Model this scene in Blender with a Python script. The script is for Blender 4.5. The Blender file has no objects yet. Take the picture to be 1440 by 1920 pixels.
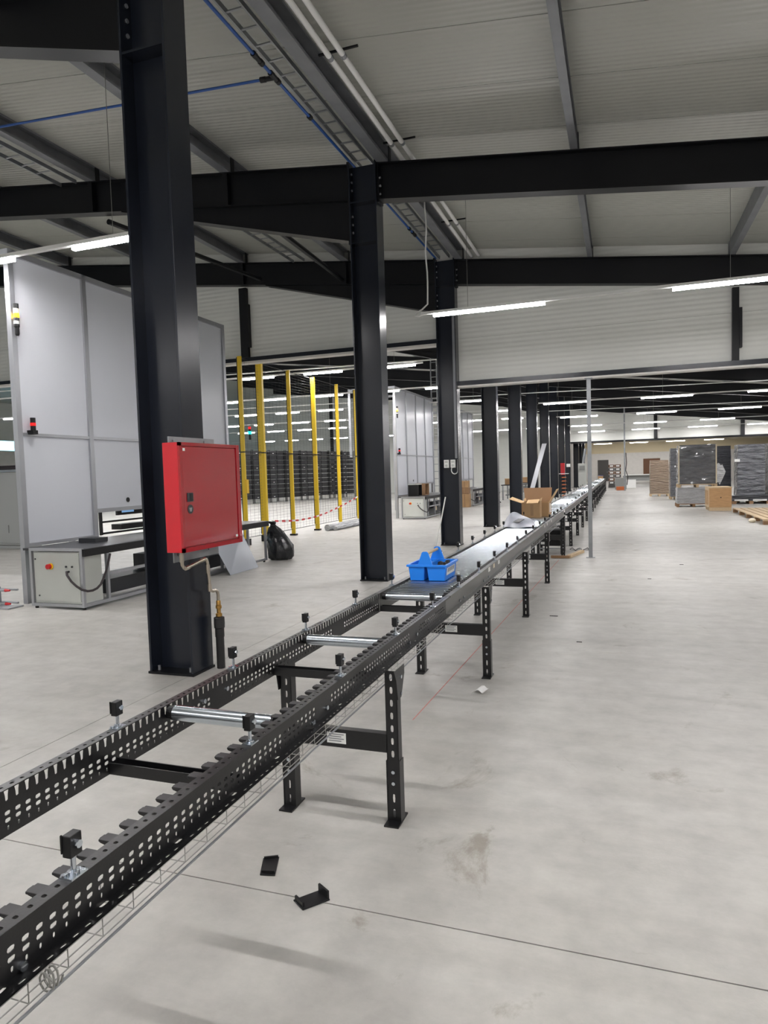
import bpy, math, random
from mathutils import Vector, Matrix
random.seed(7)
S = bpy.context.scene
COL = S.collection

# ------------------------------------------------------------------ camera
cam_d = bpy.data.cameras.new('camera')
cam = bpy.data.objects.new('camera', cam_d)
COL.objects.link(cam)
cam_d.sensor_fit = 'VERTICAL'
cam_d.sensor_height = 24.0
cam_d.lens = 24.0 * 1270.0 / 1920.0
cam_d.clip_start = 0.05
cam_d.clip_end = 300
_f, _cx, _cy = 1270.0, 720.0, 960.0
_Y = Vector((1165 - _cx, 875 - _cy, _f)).normalized()       # long axis of the hall seen in camera axes
_U = Vector((1, -0.03, 0)).cross(_Y).normalized()
if _U.y > 0: _U = -_U
_X = _Y.cross(_U).normalized()
if _X.x < 0: _X = -_X
M = Matrix(((_X.x, -_X.y, -_X.z, 0), (_Y.x, -_Y.y, -_Y.z, 0), (_U.x, -_U.y, -_U.z, 1.66), (0, 0, 0, 1)))
cam.matrix_world = M
S.camera = cam

# ------------------------------------------------------------------ world, exposure
W = bpy.data.worlds.new('world'); S.world = W
W.use_nodes = True
W.node_tree.nodes['Background'].inputs[0].default_value = (0.55, 0.62, 0.72, 1)
W.node_tree.nodes['Background'].inputs[1].default_value = 0.25
S.view_settings.view_transform = 'Standard'
S.view_settings.look = 'None'
S.view_settings.gamma = 1
S.view_settings.use_curve_mapping = False
S.view_settings.exposure = 1.0
LAMP = 150.0            # radiance of the strip lamps' lower face
LAMP_SIDE = 18.0         # weaker glow of their opal edges

# ------------------------------------------------------------------ materials
def lin(c):
    return tuple(((v / 255) / 12.92 if v / 255 <= .04045 else ((v / 255 + .055) / 1.055) ** 2.4) for v in c) + (1,)
def nodes(m):
    m.use_nodes = True
    nt = m.node_tree
    return nt, nt.nodes['Principled BSDF']
MT = {}
def mat(name, rgb, rough=.5, metal=0., var=0., scale=3., bump=0., bscale=40., stretch=(1, 1, 1), spec=.5, coat=0.):
    m = bpy.data.materials.new(name); nt, p = nodes(m)
    c = lin(rgb)
    p.inputs['Base Color'].default_value = c
    p.inputs['Roughness'].default_value = rough
    p.inputs['Metallic'].default_value = metal
    p.inputs['Specular IOR Level'].default_value = spec
    if coat: p.inputs['Coat Weight'].default_value = coat
    if var or bump:
        tc = nt.nodes.new('ShaderNodeTexCoord'); mp = nt.nodes.new('ShaderNodeMapping')
        mp.inputs['Scale'].default_value = stretch
        nt.links.new(tc.outputs['Object'], mp.inputs['Vector'])
    if var:
        n = nt.nodes.new('ShaderNodeTexNoise'); n.inputs['Scale'].default_value = scale; n.inputs['Detail'].default_value = 5
        r = nt.nodes.new('ShaderNodeValToRGB')
        r.color_ramp.elements[0].position = .3; r.color_ramp.elements[1].position = .7
        r.color_ramp.elements[0].color = tuple(v * (1 - var) for v in c[:3]) + (1,)
        r.color_ramp.elements[1].color = tuple(min(1, v * (1 + var)) for v in c[:3]) + (1,)
        nt.links.new(mp.outputs[0], n.inputs['Vector']); nt.links.new(n.outputs['Fac'], r.inputs[0])
        nt.links.new(r.outputs[0], p.inputs['Base Color'])
    if bump:
        n = nt.nodes.new('ShaderNodeTexNoise'); n.inputs['Scale'].default_value = bscale; n.inputs['Detail'].default_value = 4
        b = nt.nodes.new('ShaderNodeBump'); b.inputs['Strength'].default_value = min(1, bump); b.inputs['Distance'].default_value = .25 if bump >= .6 else .02
        nt.links.new(mp.outputs[0], n.inputs['Vector']); nt.links.new(n.outputs['Fac'], b.inputs['Height'])
        nt.links.new(b.outputs[0], p.inputs['Normal'])
    MT[name] = m
    return m
def emit(name, rgb, strength):
    m = bpy.data.materials.new(name); nt, p = nodes(m)
    p.inputs['Base Color'].default_value = lin(rgb)
    p.inputs['Emission Color'].default_value = lin(rgb)
    p.inputs['Emission Strength'].default_value = strength
    MT[name] = m
def ribbed(name, rgb, rough, axis, pitch, strength, var=.04):
    mat(name, rgb, rough, 0, var=var, scale=.6)
    nt = MT[name].node_tree; p = nt.nodes['Principled BSDF']
    tc = nt.nodes.new('ShaderNodeTexCoord')
    w = nt.nodes.new('ShaderNodeTexWave'); w.wave_type = 'BANDS'; w.bands_direction = axis; w.wave_profile = 'SIN'
    w.inputs['Scale'].default_value = 2 * math.pi / pitch / 20.0
    b = nt.nodes.new('ShaderNodeBump'); b.inputs['Strength'].default_value = strength; b.inputs['Distance'].default_value = .004
    nt.links.new(tc.outputs['Object'], w.inputs['Vector']); nt.links.new(w.outputs['Fac'], b.inputs['Height'])
    nt.links.new(b.outputs[0], p.inputs['Normal'])

# concrete: grey, clouded, with darker scuffs and pale trowel marks
def concrete():
    m = bpy.data.materials.new('concrete'); nt, p = nodes(m); MT['concrete'] = m
    N = nt.nodes.new; L = nt.links.new
    tc = N('ShaderNodeTexCoord')
    def noise(sc, det, vec=None, rough=.5, dist=0.):
        n = N('ShaderNodeTexNoise'); n.inputs['Scale'].default_value = sc; n.inputs['Detail'].default_value = det
        n.inputs['Roughness'].default_value = rough; n.inputs['Distortion'].default_value = dist
        L(vec or tc.outputs['Object'], n.inputs['Vector']); return n.outputs['Fac']
    def ramp(fac, a, b, ca, cb):
        r = N('ShaderNodeValToRGB'); r.color_ramp.elements[0].position = a; r.color_ramp.elements[1].position = b
        r.color_ramp.elements[0].color = ca; r.color_ramp.elements[1].color = cb; L(fac, r.inputs[0]); return r.outputs[0]
    def mix(fac, a, b, mode='MIX'):
        x = N('ShaderNodeMix'); x.data_type = 'RGBA'; x.blend_type = mode
        if isinstance(fac, float): x.inputs[0].default_value = fac
        else: L(fac, x.inputs[0])
        L(a, x.inputs[6]); L(b, x.inputs[7]); return x.outputs[2]
    base = ramp(noise(.35, 4, rough=.6, dist=.6), .3, .72, lin((178, 176, 171)), lin((202, 200, 195)))
    fine = ramp(noise(5, 8, rough=.65), .3, .75, lin((225, 225, 225)), lin((255, 255, 255)))
    c = mix(1.0, base, fine, 'MULTIPLY')
    mp = N('ShaderNodeMapping'); mp.inputs['Scale'].default_value = (.5, 3.5, 1); L(tc.outputs['Object'], mp.inputs['Vector'])
    streak = ramp(noise(1.3, 6, mp.outputs[0], .6, .4), .38, .62, lin((228, 226, 224)), lin((255, 255, 255)))
    c = mix(.4, c, streak, 'MULTIPLY')
    scuff = ramp(noise(1.1, 7, rough=.7, dist=1.2), .60, .70, (1, 1, 1, 1), lin((212, 206, 198)))
    c = mix(1.0, c, scuff, 'MULTIPLY')
    L(c, p.inputs['Base Color'])
    r = N('ShaderNodeMapRange'); r.inputs['To Min'].default_value = .32; r.inputs['To Max'].default_value = .6
    L(noise(1.6, 5, rough=.6), r.inputs['Value']); L(r.outputs[0], p.inputs['Roughness'])
    b = N('ShaderNodeBump'); b.inputs['Strength'].default_value = .06; b.inputs['Distance'].default_value = .01
    L(noise(60, 4), b.inputs['Height']); L(b.outputs[0], p.inputs['Normal'])
    p.inputs['Specular IOR Level'].default_value = .4
concrete()

# translucent white sheet of the machine housings
def frosted():
    m = bpy.data.materials.new('frosted'); nt, p = nodes(m); MT['frosted'] = m
    p.inputs['Base Color'].default_value = lin((222, 224, 229)); p.inputs['Roughness'].default_value = .25
    t = nt.nodes.new('ShaderNodeBsdfTranslucent'); t.inputs[0].default_value = lin((230, 232, 238))
    x = nt.nodes.new('ShaderNodeMixShader'); x.inputs[0].default_value = .35
    nt.links.new(p.outputs[0], x.inputs[1]); nt.links.new(t.outputs[0], x.inputs[2])
    nt.links.new(x.outputs[0], nt.nodes['Material Output'].inputs[0])
frosted()

ribbed('roof_white', (176, 177, 170), .40, 'Y', .086, 1.0)
ribbed('wall_white', (212, 213, 208), .42, 'Z', .10, .9)
ribbed('wall_beige', (214, 200, 168), .6, 'X', .5, .3)
mat('wall_plain', (214, 211, 206), .6, var=.04)
mat('dark_gap', (60, 58, 56), .9)
mat('steel_dark', (29, 33, 42), .25, var=.06, scale=2., bump=.02, bscale=60, spec=.4)
mat('steel_black', (14, 15, 19), .42, var=.08, spec=.3)
mat('galv', (150, 153, 156), .38, .75, var=.12, scale=6)
mat('galv_dull', (132, 134, 138), .5, .35, var=.1, scale=4)
mat('zinc', (205, 212, 220), .16, 1., var=.08, scale=20)
mat('roller_steel', (196, 204, 212), .24, 1., var=.05, scale=14)
mat('alu', (176, 178, 183), .35, .7, var=.04)
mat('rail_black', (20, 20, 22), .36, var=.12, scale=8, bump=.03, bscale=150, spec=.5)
mat('rail_sheen', (88, 88, 86), .32, .4, var=.1, scale=3)  # grazing reflection on the black rails put into a lighter grey
mat('black_plastic', (17, 17, 19), .45, spec=.4)
mat('dark_plastic', (44, 46, 50), .5)
mat('label_white', (232, 232, 230), .5)
mat('print_grey', (120, 122, 126), .6)
mat('red_paint', (206, 26, 42), .28, coat=.4)
mat('red_door', (168, 22, 34), .14, coat=.7)
mat('seat_plastic', (38, 37, 39), .5)
mat('red_plastic', (200, 30, 38), .4)
mat('yellow_paint', (232, 196, 36), .4)
mat('yellow_plastic', (236, 190, 30), .45)
mat('blue_plastic', (30, 132, 238), .35)
mat('blue_pipe', (38, 84, 158), .4)
mat('blue_steel', (46, 74, 134), .45)
mat('cardboard', (172, 138, 100), .8, var=.08, scale=5)
mat('cardboard_in', (204, 172, 130), .8, var=.06)
mat('cardboard_dark', (146, 114, 84), .8, var=.08)
mat('tape', (150, 118, 84), .35)
mat('wood', (204, 180, 146), .7, var=.14, scale=4, stretch=(12, 1, 12))
mat('wood_crate', (190, 150, 106), .65, var=.12, scale=5, stretch=(1, 1, 6))
mat('wrap_dark', (104, 106, 112), .22, var=.45, scale=2.2, bump=1., bscale=1.6, stretch=(1, 1, 4), coat=.7)  # strong colour noise imitates pale crinkle highlights in the film
mat('wrap_grey', (126, 128, 134), .25, var=.2, scale=2.2, bump=1., bscale=1.6, stretch=(1, 1, 4), coat=.7)
mat('wrap_black', (50, 52, 58), .3, var=.2, scale=3, bump=.6, bscale=3, stretch=(.7, .7, 6))
mat('wrap_brown', (142, 124, 106), .35, var=.16, scale=3, bump=.6, bscale=3, stretch=(.8, .8, 5))
mat('wrap_clear', (196, 198, 202), .2, var=.15, scale=4, bump=.8, bscale=4, stretch=(.8, .8, 4))
mat('film_grey', (164, 168, 180), .35, var=.08, scale=6)
mat('bag_black', (30, 31, 34), .24, var=.2, scale=6, bump=.5, bscale=9)
mat('cab_grey', (196, 199, 194), .45, var=.03)
mat('cab_midgrey', (150, 152, 150), .5)  # plain mid grey of cabinets, heaters and small casings
mat('table_black', (48, 49, 52), .35, var=.1, scale=4)
mat('sheet_grey', (150, 154, 162), .2, .3)
mat('brass', (178, 138, 74), .35, .8)
mat('nickel', (186, 176, 162), .28, .9)
mat('rubber', (40, 40, 41), .6, var=.2, scale=14)
mat('white_plastic', (236, 236, 234), .45)
mat('cream', (226, 214, 190), .6)
mat('brown_door', (104, 72, 50), .6)
mat('grey_door', (74, 72, 70), .6)
mat('orange_plastic', (206, 112, 60), .5)
mat('laser_red', (196, 132, 124), .9, var=.2, scale=30)
mat('wire', (150, 150, 146), .4, .7)
mat('cable_dark', (48, 40, 44), .5)
mat('mesh_black', (28, 28, 30), .5)
mat('crate_black', (34, 34, 38), .4, var=.2, scale=3)
emit('lamp_glow', (253, 250, 250), LAMP)
emit('lamp_edge', (253, 250, 250), LAMP_SIDE)
emit('sky_pane', (150, 222, 246), 1.6)
emit('amber_glow', (255, 190, 20), 3.0)
emit('cyan_glow', (20, 235, 225), 3.0)
emit('red_glow', (220, 20, 20), .6)
emit('screen_glow', (110, 150, 190), .5)

# ------------------------------------------------------------------ mesh building
WL = {}
def wloc(o): return WL.get(o.name, Vector((0, 0, 0))) if o else Vector((0, 0, 0))
def tag(o, label=None, cat=None, group=None, kind=None):
    if label: o['label'] = label
    if cat: o['category'] = cat
    if group: o['group'] = group
    if kind: o['kind'] = kind
    return o
def thing(name, label, cat, loc, group=None, kind=None):
    o = bpy.data.objects.new(name, None); COL.objects.link(o)
    o.empty_display_size = .1
    o.location = loc; WL[o.name] = Vector(loc)
    return tag(o, label, cat, group, kind)
class MB:
    def __init__(s): s.v = []; s.f = []
    def add(s, vs, fs):
        b = len(s.v); s.v += [Vector(p) for p in vs]; s.f += [tuple(b + i for i in q) for q in fs]; return s
    def box(s, x0, x1, y0, y1, z0, z1):
        return s.add([(x0, y0, z0), (x1, y0, z0), (x1, y1, z0), (x0, y1, z0), (x0, y0, z1), (x1, y0, z1), (x1, y1, z1), (x0, y1, z1)],
                     [(0, 3, 2, 1), (4, 5, 6, 7), (0, 1, 5, 4), (1, 2, 6, 5), (2, 3, 7, 6), (3, 0, 4, 7)])
    def hexa(s, p):   # 8 points: bottom ring, top ring
        return s.add(p, [(0, 3, 2, 1), (4, 5, 6, 7), (0, 1, 5, 4), (1, 2, 6, 5), (2, 3, 7, 6), (3, 0, 4, 7)])
    def plate(s, a, b, c, d, t):   # quad a,b,c,d thickened by t along its normal
        a, b, c, d = map(Vector, (a, b, c, d)); n = (b - a).cross(d - a).normalized() * t
        return s.hexa([a, b, c, d, a + n, b + n, c + n, d + n])
    def prism(s, poly, ax, a0, a1):   # polygon in the two other axes, extruded along ax
        def P(u, w, a): return {'x': (a, u, w), 'y': (u, a, w), 'z': (u, w, a)}[ax]
        n = len(poly)
        vs = [P(u, w, a0) for u, w in poly] + [P(u, w, a1) for u, w in poly]
        fs = [tuple(range(n))[::-1], tuple(range(n, 2 * n))] + [(i, (i + 1) % n, n + (i + 1) % n, n + i) for i in range(n)]
        return s.add(vs, fs)
    def cyl(s, p, q, r, n=12, r2=None, caps=True):
        p, q = Vector(p), Vector(q); d = (q - p).normalized()
        a = d.cross(Vector((0, 0, 1)) if abs(d.z) < .9 else Vector((1, 0, 0))).normalized(); b = d.cross(a)
        r2 = r if r2 is None else r2
        vs = []
        for c, rr in ((p, r), (q, r2)):
            vs += [c + a * math.cos(2 * math.pi * i / n) * rr + b * math.sin(2 * math.pi * i / n) * rr for i in range(n)]
        fs = [(i, (i + 1) % n, n + (i + 1) % n, n + i) for i in range(n)]
        if caps: fs += [tuple(range(n))[::-1], tuple(range(n, 2 * n))]
        return s.add(vs, fs)
    def tube(s, pts, r, n=8):
        pts = [Vector(p) for p in pts]; vs = []; fs = []; up = None
        for i, p in enumerate(pts):
            d = (pts[min(i + 1, len(pts) - 1)] - pts[max(i - 1, 0)]).normalized()
            if up is None: up = d.cross(Vector((0, 0, 1)) if abs(d.z) < .9 else Vector((1, 0, 0))).normalized()
            a = (up - d * up.dot(d)).normalized(); up = a; b = d.cross(a)
            vs += [p + (a * math.cos(2 * math.pi * k / n) + b * math.sin(2 * math.pi * k / n)) * r for k in range(n)]
        for i in range(len(pts) - 1):
            fs += [(i * n + k, i * n + (k + 1) % n, (i + 1) * n + (k + 1) % n, (i + 1) * n + k) for k in range(n)]
        fs += [tuple(range(n))[::-1], tuple(range((len(pts) - 1) * n, len(pts) * n))]
        return s.add(vs, fs)
    def lathe(s, prof, cx, cy, n=16):
        vs = []; fs = []
        for r, z in prof: vs += [(cx + r * math.cos(2 * math.pi * k / n), cy + r * math.sin(2 * math.pi * k / n), z) for k in range(n)]
        for i in range(len(prof) - 1):
            fs += [(i * n + k, i * n + (k + 1) % n, (i + 1) * n + (k + 1) % n, (i + 1) * n + k) for k in range(n)]
        fs += [tuple(range(n))[::-1], tuple(range((len(prof) - 1) * n, len(prof) * n))]
        return s.add(vs, fs)
    def map(s, fn):
        s.v = [Vector(fn(p)) for p in s.v]; return s
    # sheet with one hole per cell; (o,u,w) origin and unit axes, n normal
    def holes(s, o, u, w, nrm, cells, pitch, h0, h1, hole, t, skip=()):
        o, u, w, nrm = Vector(o), Vector(u), Vector(w), Vector(nrm); H = h1 - h0
        outer = [(-.5, -.5), (0, -.5), (.5, -.5), (.5, 0), (.5, .5), (0, .5), (-.5, .5), (-.5, 0)]
        for i in range(cells):
            c = o + u * (pitch * (i + .5)) + w * ((h0 + h1) / 2)
            if i in skip:
                A = [c + u * (pitch * x) + w * (H * y) for x, y in ((-.5, -.5), (.5, -.5), (.5, .5), (-.5, .5))]
                s.add(A + [q - nrm * t for q in A], [(0, 1, 2, 3), (7, 6, 5, 4)]); continue
            A = [c + u * (pitch * x) + w * (H * y) for x, y in outer]
            B = [c + u * x + w * y for x, y in hole]
            vs = A + B + [q - nrm * t for q in A] + [q - nrm * t for q in B]
            fs = []
            for k in range(8):
                m = (k + 1) % 8
                fs += [(k, m, 8 + m, 8 + k), (16 + m, 16 + k, 24 + k, 24 + m), (8 + k, 8 + m, 24 + m, 24 + k)]
            s.add(vs, fs)
        return s
    def build(s, name, m, parent=None, origin=None, smooth=False, bevel=0., label=None, cat=None, group=None, kind=None):
        base = wloc(parent) if parent else (Vector(origin) if origin is not None else Vector((0, 0, 0)))
        me = bpy.data.meshes.new(name)
        me.from_pydata([tuple(p - base) for p in s.v], [], s.f)
        me.materials.append(MT[m]); me.validate(); me.update()
        if smooth:
            for p in me.polygons: p.use_smooth = True
        o = bpy.data.objects.new(name, me); COL.objects.link(o)
        if parent: o.parent = parent
        else: o.location = base
        WL[o.name] = base.copy()
        if bevel:
            b = o.modifiers.new('bevel', 'BEVEL'); b.width = bevel; b.segments = 2; b.limit_method = 'ANGLE'
        if smooth:
            try:
                e = o.modifiers.new('edges', 'EDGE_SPLIT'); e.split_angle = math.radians(40)
            except Exception: pass
        return tag(o, label, cat, group, kind)
def B(*a): return MB().box(*a)
def cp(o, parent, d):   # copy of one part shifted by d
    c = o.copy(); COL.objects.link(c); c.parent = parent; c.location = Vector(o.location) + Vector(d)
    WL[c.name] = wloc(parent).copy() if parent else WL[o.name] + Vector(d)
    return c
def tree(o, d, label=None, parent=None, move=True):
    c = o.copy(); COL.objects.link(c); c.parent = parent
    if move: c.location = Vector(o.location) + Vector(d)
    WL[c.name] = WL[o.name] + Vector(d)
    if label: c['label'] = label
    for ch in list(o.children): tree(ch, d, None, c, False)
    return c
ORD = ['first', 'second', 'third', 'fourth', 'fifth', 'sixth', 'seventh', 'eighth', 'ninth', 'tenth', 'eleventh', 'twelfth', 'thirteenth', 'fourteenth']

# ------------------------------------------------------------------ the building
RIDGE = -27.0
def ZR(x): return 6.60 - .115 * ((x if x > RIDGE else 2 * RIDGE - x) + 3.5)      # underside of the roof
def ZB(x): return ZR(x) - .27                                                    # top of the rafters
XL, XR, YB, YE, YH = -42.0, 13.0, -9.0, 55.1, 84.0
YK = [4.76 + 5.03 * k for k in range(14)]
def slope(bm, ref=0.):      # lift a level mesh on to the roof slope
    return bm.map(lambda p: (p.x, p.y, p.z + ZR(p.x)))

fl = B(XL, XR + 6, YB, YH + 2, -.12, -.012).build('floor', 'dark_gap', kind='structure')
fl['label'] = 'light grey trowelled concrete floor with saw cut joints'
gx = [XL, -24.0, -13.6, -3.47, XR + 6]; gy = [YB, 2.312, 22.4, 42.5, YH + 2]
for i in range(4):
    for j in range(4):
        g = .003
        B(gx[i] + g, gx[i + 1] - g, gy[j] + g, gy[j + 1] - g, -.012, 0).build('slab', 'concrete', fl)

# roof: sandwich panels laid across the slope, 1.2 m each
ce = thing('ceiling', None, None, (0, 0, 6.6), kind='structure')
ce['label'] = 'pale ribbed sandwich panel roof underside'
def roofpanel(y0, y1):
    m = MB()
    for xa, xb in ((XL, RIDGE), (RIDGE, XR + 6)):
        za, zb = ZR(xa), ZR(xb)
        m.hexa([(xa, y0, za), (xb, y0, zb), (xb, y1, zb), (xa, y1, za), (xa, y0, za + .08), (xb, y0, zb + .08), (xb, y1, zb + .08), (xa, y1, za + .08)])
    return m
y = 7.34 - 1.2 * 7
while y < 15.5:
    roofpanel(y + .006, y + 1.194).build('roof_panel', 'roof_white', ce); y += 1.2
far = MB(); yy = y
while yy < YH + 1:
    t = roofpanel(yy + .006, yy + 1.194); far.add(t.v, t.f); yy += 1.2
far.build('far_roof_panels', 'roof_white', ce, kind='stuff')
roofpanel(YB, 7.34 - 1.2 * 7).build('roof_panel', 'roof_white', ce)
cv = MB()
for xa, xb in ((XL, RIDGE), (RIDGE, XR + 6)):
    za, zb = ZR(xa) + .081, ZR(xb) + .081
    cv.hexa([(xa, YB, za), (xb, YB, zb), (xb, YH + 2, zb), (xa, YH + 2, za), (xa, YB, za + .04), (xb, YB, zb + .04), (xb, YH + 2, zb + .04), (xa, YH + 2, za + .04)])
cv.build('roof_deck', 'dark_gap', ce)

def wall(name, label, parts):
    w = thing(name, None, None, (parts[0][2][0], parts[0][2][2], parts[0][2][4]), kind='structure'); w['label'] = label
    for nm, m, a in parts:
        (B(*a) if not isinstance(a[0], MB) else a[0]).build(nm, m, w)
    return w
def gable(xa, xb, y0, y1, z0, top=None):     # wall panel whose top follows the roof
    xs = [xa] + ([RIDGE] if xa < RIDGE < xb else []) + [xb]; m = MB()
    poly = [(xa, z0), (xb, z0)] + [(x, (ZR(x) if top is None else min(top, ZR(x)))) for x in reversed(xs)]
    return m.prism(poly, 'y', y0, y1)
# wall band across the hall at the third column: two lengths with different lintel heights
wd = thing('wall_divider', None, None, (XL, 15.1, 3.57), kind='structure'); wd['label'] = 'white ribbed panel wall band hanging above the opening'
for xa, xb, zs in ((-3.42, XR, (3.67, 4.62, 9)), (-13.0, -3.42, (4.65, 5.62, 9)), (-23.0, -13.004, (4.65, 5.62, 9)), (XL, -23.004, (4.65, 5.62, 9))):
    for i in range(2):
        gable(xa, xb, 15.09, 15.19, zs[i] + .004, zs[i + 1]).build('wall_panel', 'wall_white', wd)
t1 = wall('trim_1', 'dark steel lintel channel with pale lower strip, right of the columns', [('channel', 'steel_dark', (-3.42, XR, 14.97, 15.19, 3.57, 3.67)), ('strip', 'wall_plain', (-3.42, XR, 14.95, 15.19, 3.53, 3.568))])
t2 = wall('trim_2', 'dark steel lintel channel with pale lower strip, left of the columns', [('channel', 'steel_dark', (XL, -3.86, 14.97, 15.19, 4.55, 4.648)), ('strip', 'wall_plain', (XL, -3.86, 14.95, 15.19, 4.50, 4.548))])
for i, (xa, xb, za) in enumerate(((2.08, 2.2, 3.67), (-8.92, -8.72, 4.65))):
    p = thing('wall_post', ['dark steel post on the wall band right of the columns', 'dark steel post on the wall band above the yellow fence'][i], 'post', (xa, 15.03, za), 'posts on the wall band')
    B(xa, xb, 14.98, 15.088, za + .003, ZB(xa) - .60).build('post', 'steel_black', p)
    B(xb, xb + .05, 14.95, 15.085, za + .25, ZB(xa) - 1.0).build('cover', 'steel_black', p)
# end wall of the second hall, open below on the right
we = thing('wall_back', None, None, (XL, YE, 0), kind='structure'); we['label'] = 'far white panel wall with dark posts and lintel'
for xa, xb, z0 in ((XL, -4.1, 0), (-4.1, XR + 6, 3.70)):
    gable(xa, xb, YE, YE + .15, z0).build('wall_panel', 'wall_white', we)
B(-4.1, XR + 6, YE - .1, YE, 3.56, 3.70).build('lintel', 'steel_black', we)
for x in (2.45, 8.3, -15., -24., -33.): B(x - .12, x + .12, YE - .2, YE, 3.70 if x > -4 else 0, ZR(x)).build('post', 'steel_black', we)
B(-4.3, -4.1, YE - .1, YE + .1, 0, 3.70).build('post', 'steel_black', we)
wf = thing('wall_end', None, None, (-4, YH, 0), kind='structure'); wf['label'] = 'pale end wall, beige boarded above and white below'
B(-4.1, XR + 6, YH, YH + .1, 0, 3.25).build('lower_wall', 'wall_plain', wf)
gable(-4.1, XR + 6, YH - .04, YH + .1, 3.25).build('upper_boards', 'wall_beige', wf)
ws = thing('wall_side', None, None, (-4.1, YE + .15, 0), kind='structure'); ws['label'] = 'side wall of the far room beyond the second hall'
B(-4.2, -4.1, YE + .16, YH, 0, 6.6).build('panel', 'wall_plain', ws)
wr = thing('wall_right', None, None, (XR + 6, YB, 0), kind='structure'); wr['label'] = 'right side wall of the halls'
B(XR, XR + .12, YB, YE - .05, 0, ZR(XR) - .02).build('panel', 'wall_white', wr)
B(XR + 6, XR + 6.1, YE, YH + 1, 0, 4.2).build('panel', 'wall_plain', wr)
wl = thing('wall_left', None, None, (XL, YB, 0), kind='structure'); wl['label'] = 'far left wall of the halls'
B(XL - .12, XL, YB, YE, 0, 4.15).build('lower_wall', 'wall_plain', wl)
B(XL - .12, XL, YB, YE, 4.85, ZR(XL)).build('upper_wall', 'wall_white', wl)
wi = thing('window_1', None, None, (XL, 20, 4.15), kind='structure'); wi['label'] = 'long strip window high in the far left wall'
B(XL - .10, XL - .06, YB, YE, 4.15, 4.85).build('pane', 'sky_pane', wi)
for k in range(13): B(XL - .13, XL + .02, YB + 5.07 * k - .06, YB + 5.07 * k + .06, 4.152, 4.848).build('mullion', 'alu', wi)
wb = thing('wall_front', None, None, (XL, YB, 0), kind='structure'); wb['label'] = 'wall behind the photographer'
gable(XL, XR, YB - .12, YB, 0).build('panel', 'wall_white', wb)

# rafters, one frame per column
def rafter(k, yc):
    g = 'roof rafters'
    rl = thing('steel_rafter', 'dark haunched steel roof rafter left of the %s column from the camera' % ORD[k], 'beam', (-3.88, yc, ZB(-3.88) - 1.14), g)
    rr = thing('steel_rafter', 'dark straight steel roof rafter right of the %s column from the camera' % ORD[k], 'beam', (-3.40, yc, ZB(-3.40) - .54), g)
    D, ft, hw = .54, .018, .10
    for r, xa, xb in ((rl, RIDGE, -3.88), (rr, -3.40, XR - .02)):
        def bar(z0, z1, w):
            return MB().hexa([(xa, yc - w, ZB(xa) + z0), (xb, yc - w, ZB(xb) + z0), (xb, yc + w, ZB(xb) + z0), (xa, yc + w, ZB(xa) + z0),
                              (xa, yc - w, ZB(xa) + z1), (xb, yc - w, ZB(xb) + z1), (xb, yc + w, ZB(xb) + z1), (xa, yc + w, ZB(xa) + z1)])
        bar(-ft, -.002, hw).build('top_flange', 'steel_black', r)
        bar(-D, -D + ft, hw).build('bottom_flange', 'steel_black', r)
        bar(-D + ft, -ft, .006).build('web', 'steel_black', r)
    # haunch under the left rafter
    x0, x1 = -8.1, -3.88
    zb0, zb1 = ZB(x0) - D, ZB(x1) - D
    MB().prism([(x0, zb0), (x1, zb1 - .59), (x1, zb1)], 'y', yc - .006, yc + .006).build('haunch_web', 'steel_black', rl)
    MB().hexa([(x0, yc - hw, zb0 - ft), (x1, yc - hw, zb1 - .59 - ft), (x1, yc + hw, zb1 - .59 - ft), (x0, yc + hw, zb0 - ft),
               (x0, yc - hw, zb0), (x1, yc - hw, zb1 - .59), (x1, yc + hw, zb1 - .59), (x0, yc + hw, zb0)]).build('haunch_flange', 'steel_black', rl)
    if k < 3:
        B(-3.90, -3.864, yc - .1, yc + .1, zb1 - .66, ZB(-3.88) + .03).build('end_plate', 'steel_black', rl)
        B(-3.418, -3.392, yc - .1, yc + .1, ZB(-3.4) - .58, ZB(-3.4) + .01).build('end_plate', 'steel_black', rr)
        for r, xx, zs in ((rl, -3.846, (5.35, 5.47, 5.59, 5.98, 6.10, 6.22)), (rr, -3.385, (5.86, 5.98, 6.10))):
            bo = None
            for z in zs:
                if bo is None: bo = MB().cyl((xx - .02, yc - .065, z), (xx + .02, yc - .065, z), .018, 6).build('bolt', 'galv_dull', r)
                else: cp(bo, r, (0, 0, z - zs[0]))
        for x in (-6.03, -8.75):
            B(x - .045, x + .045, yc - .1, yc - .008, ZB(x) - D + ft, ZB(x) - ft).build('stiffener', 'steel_black', rl)
    return rl
for k in range(10): rafter(k, YK[k] + .15)
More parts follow.
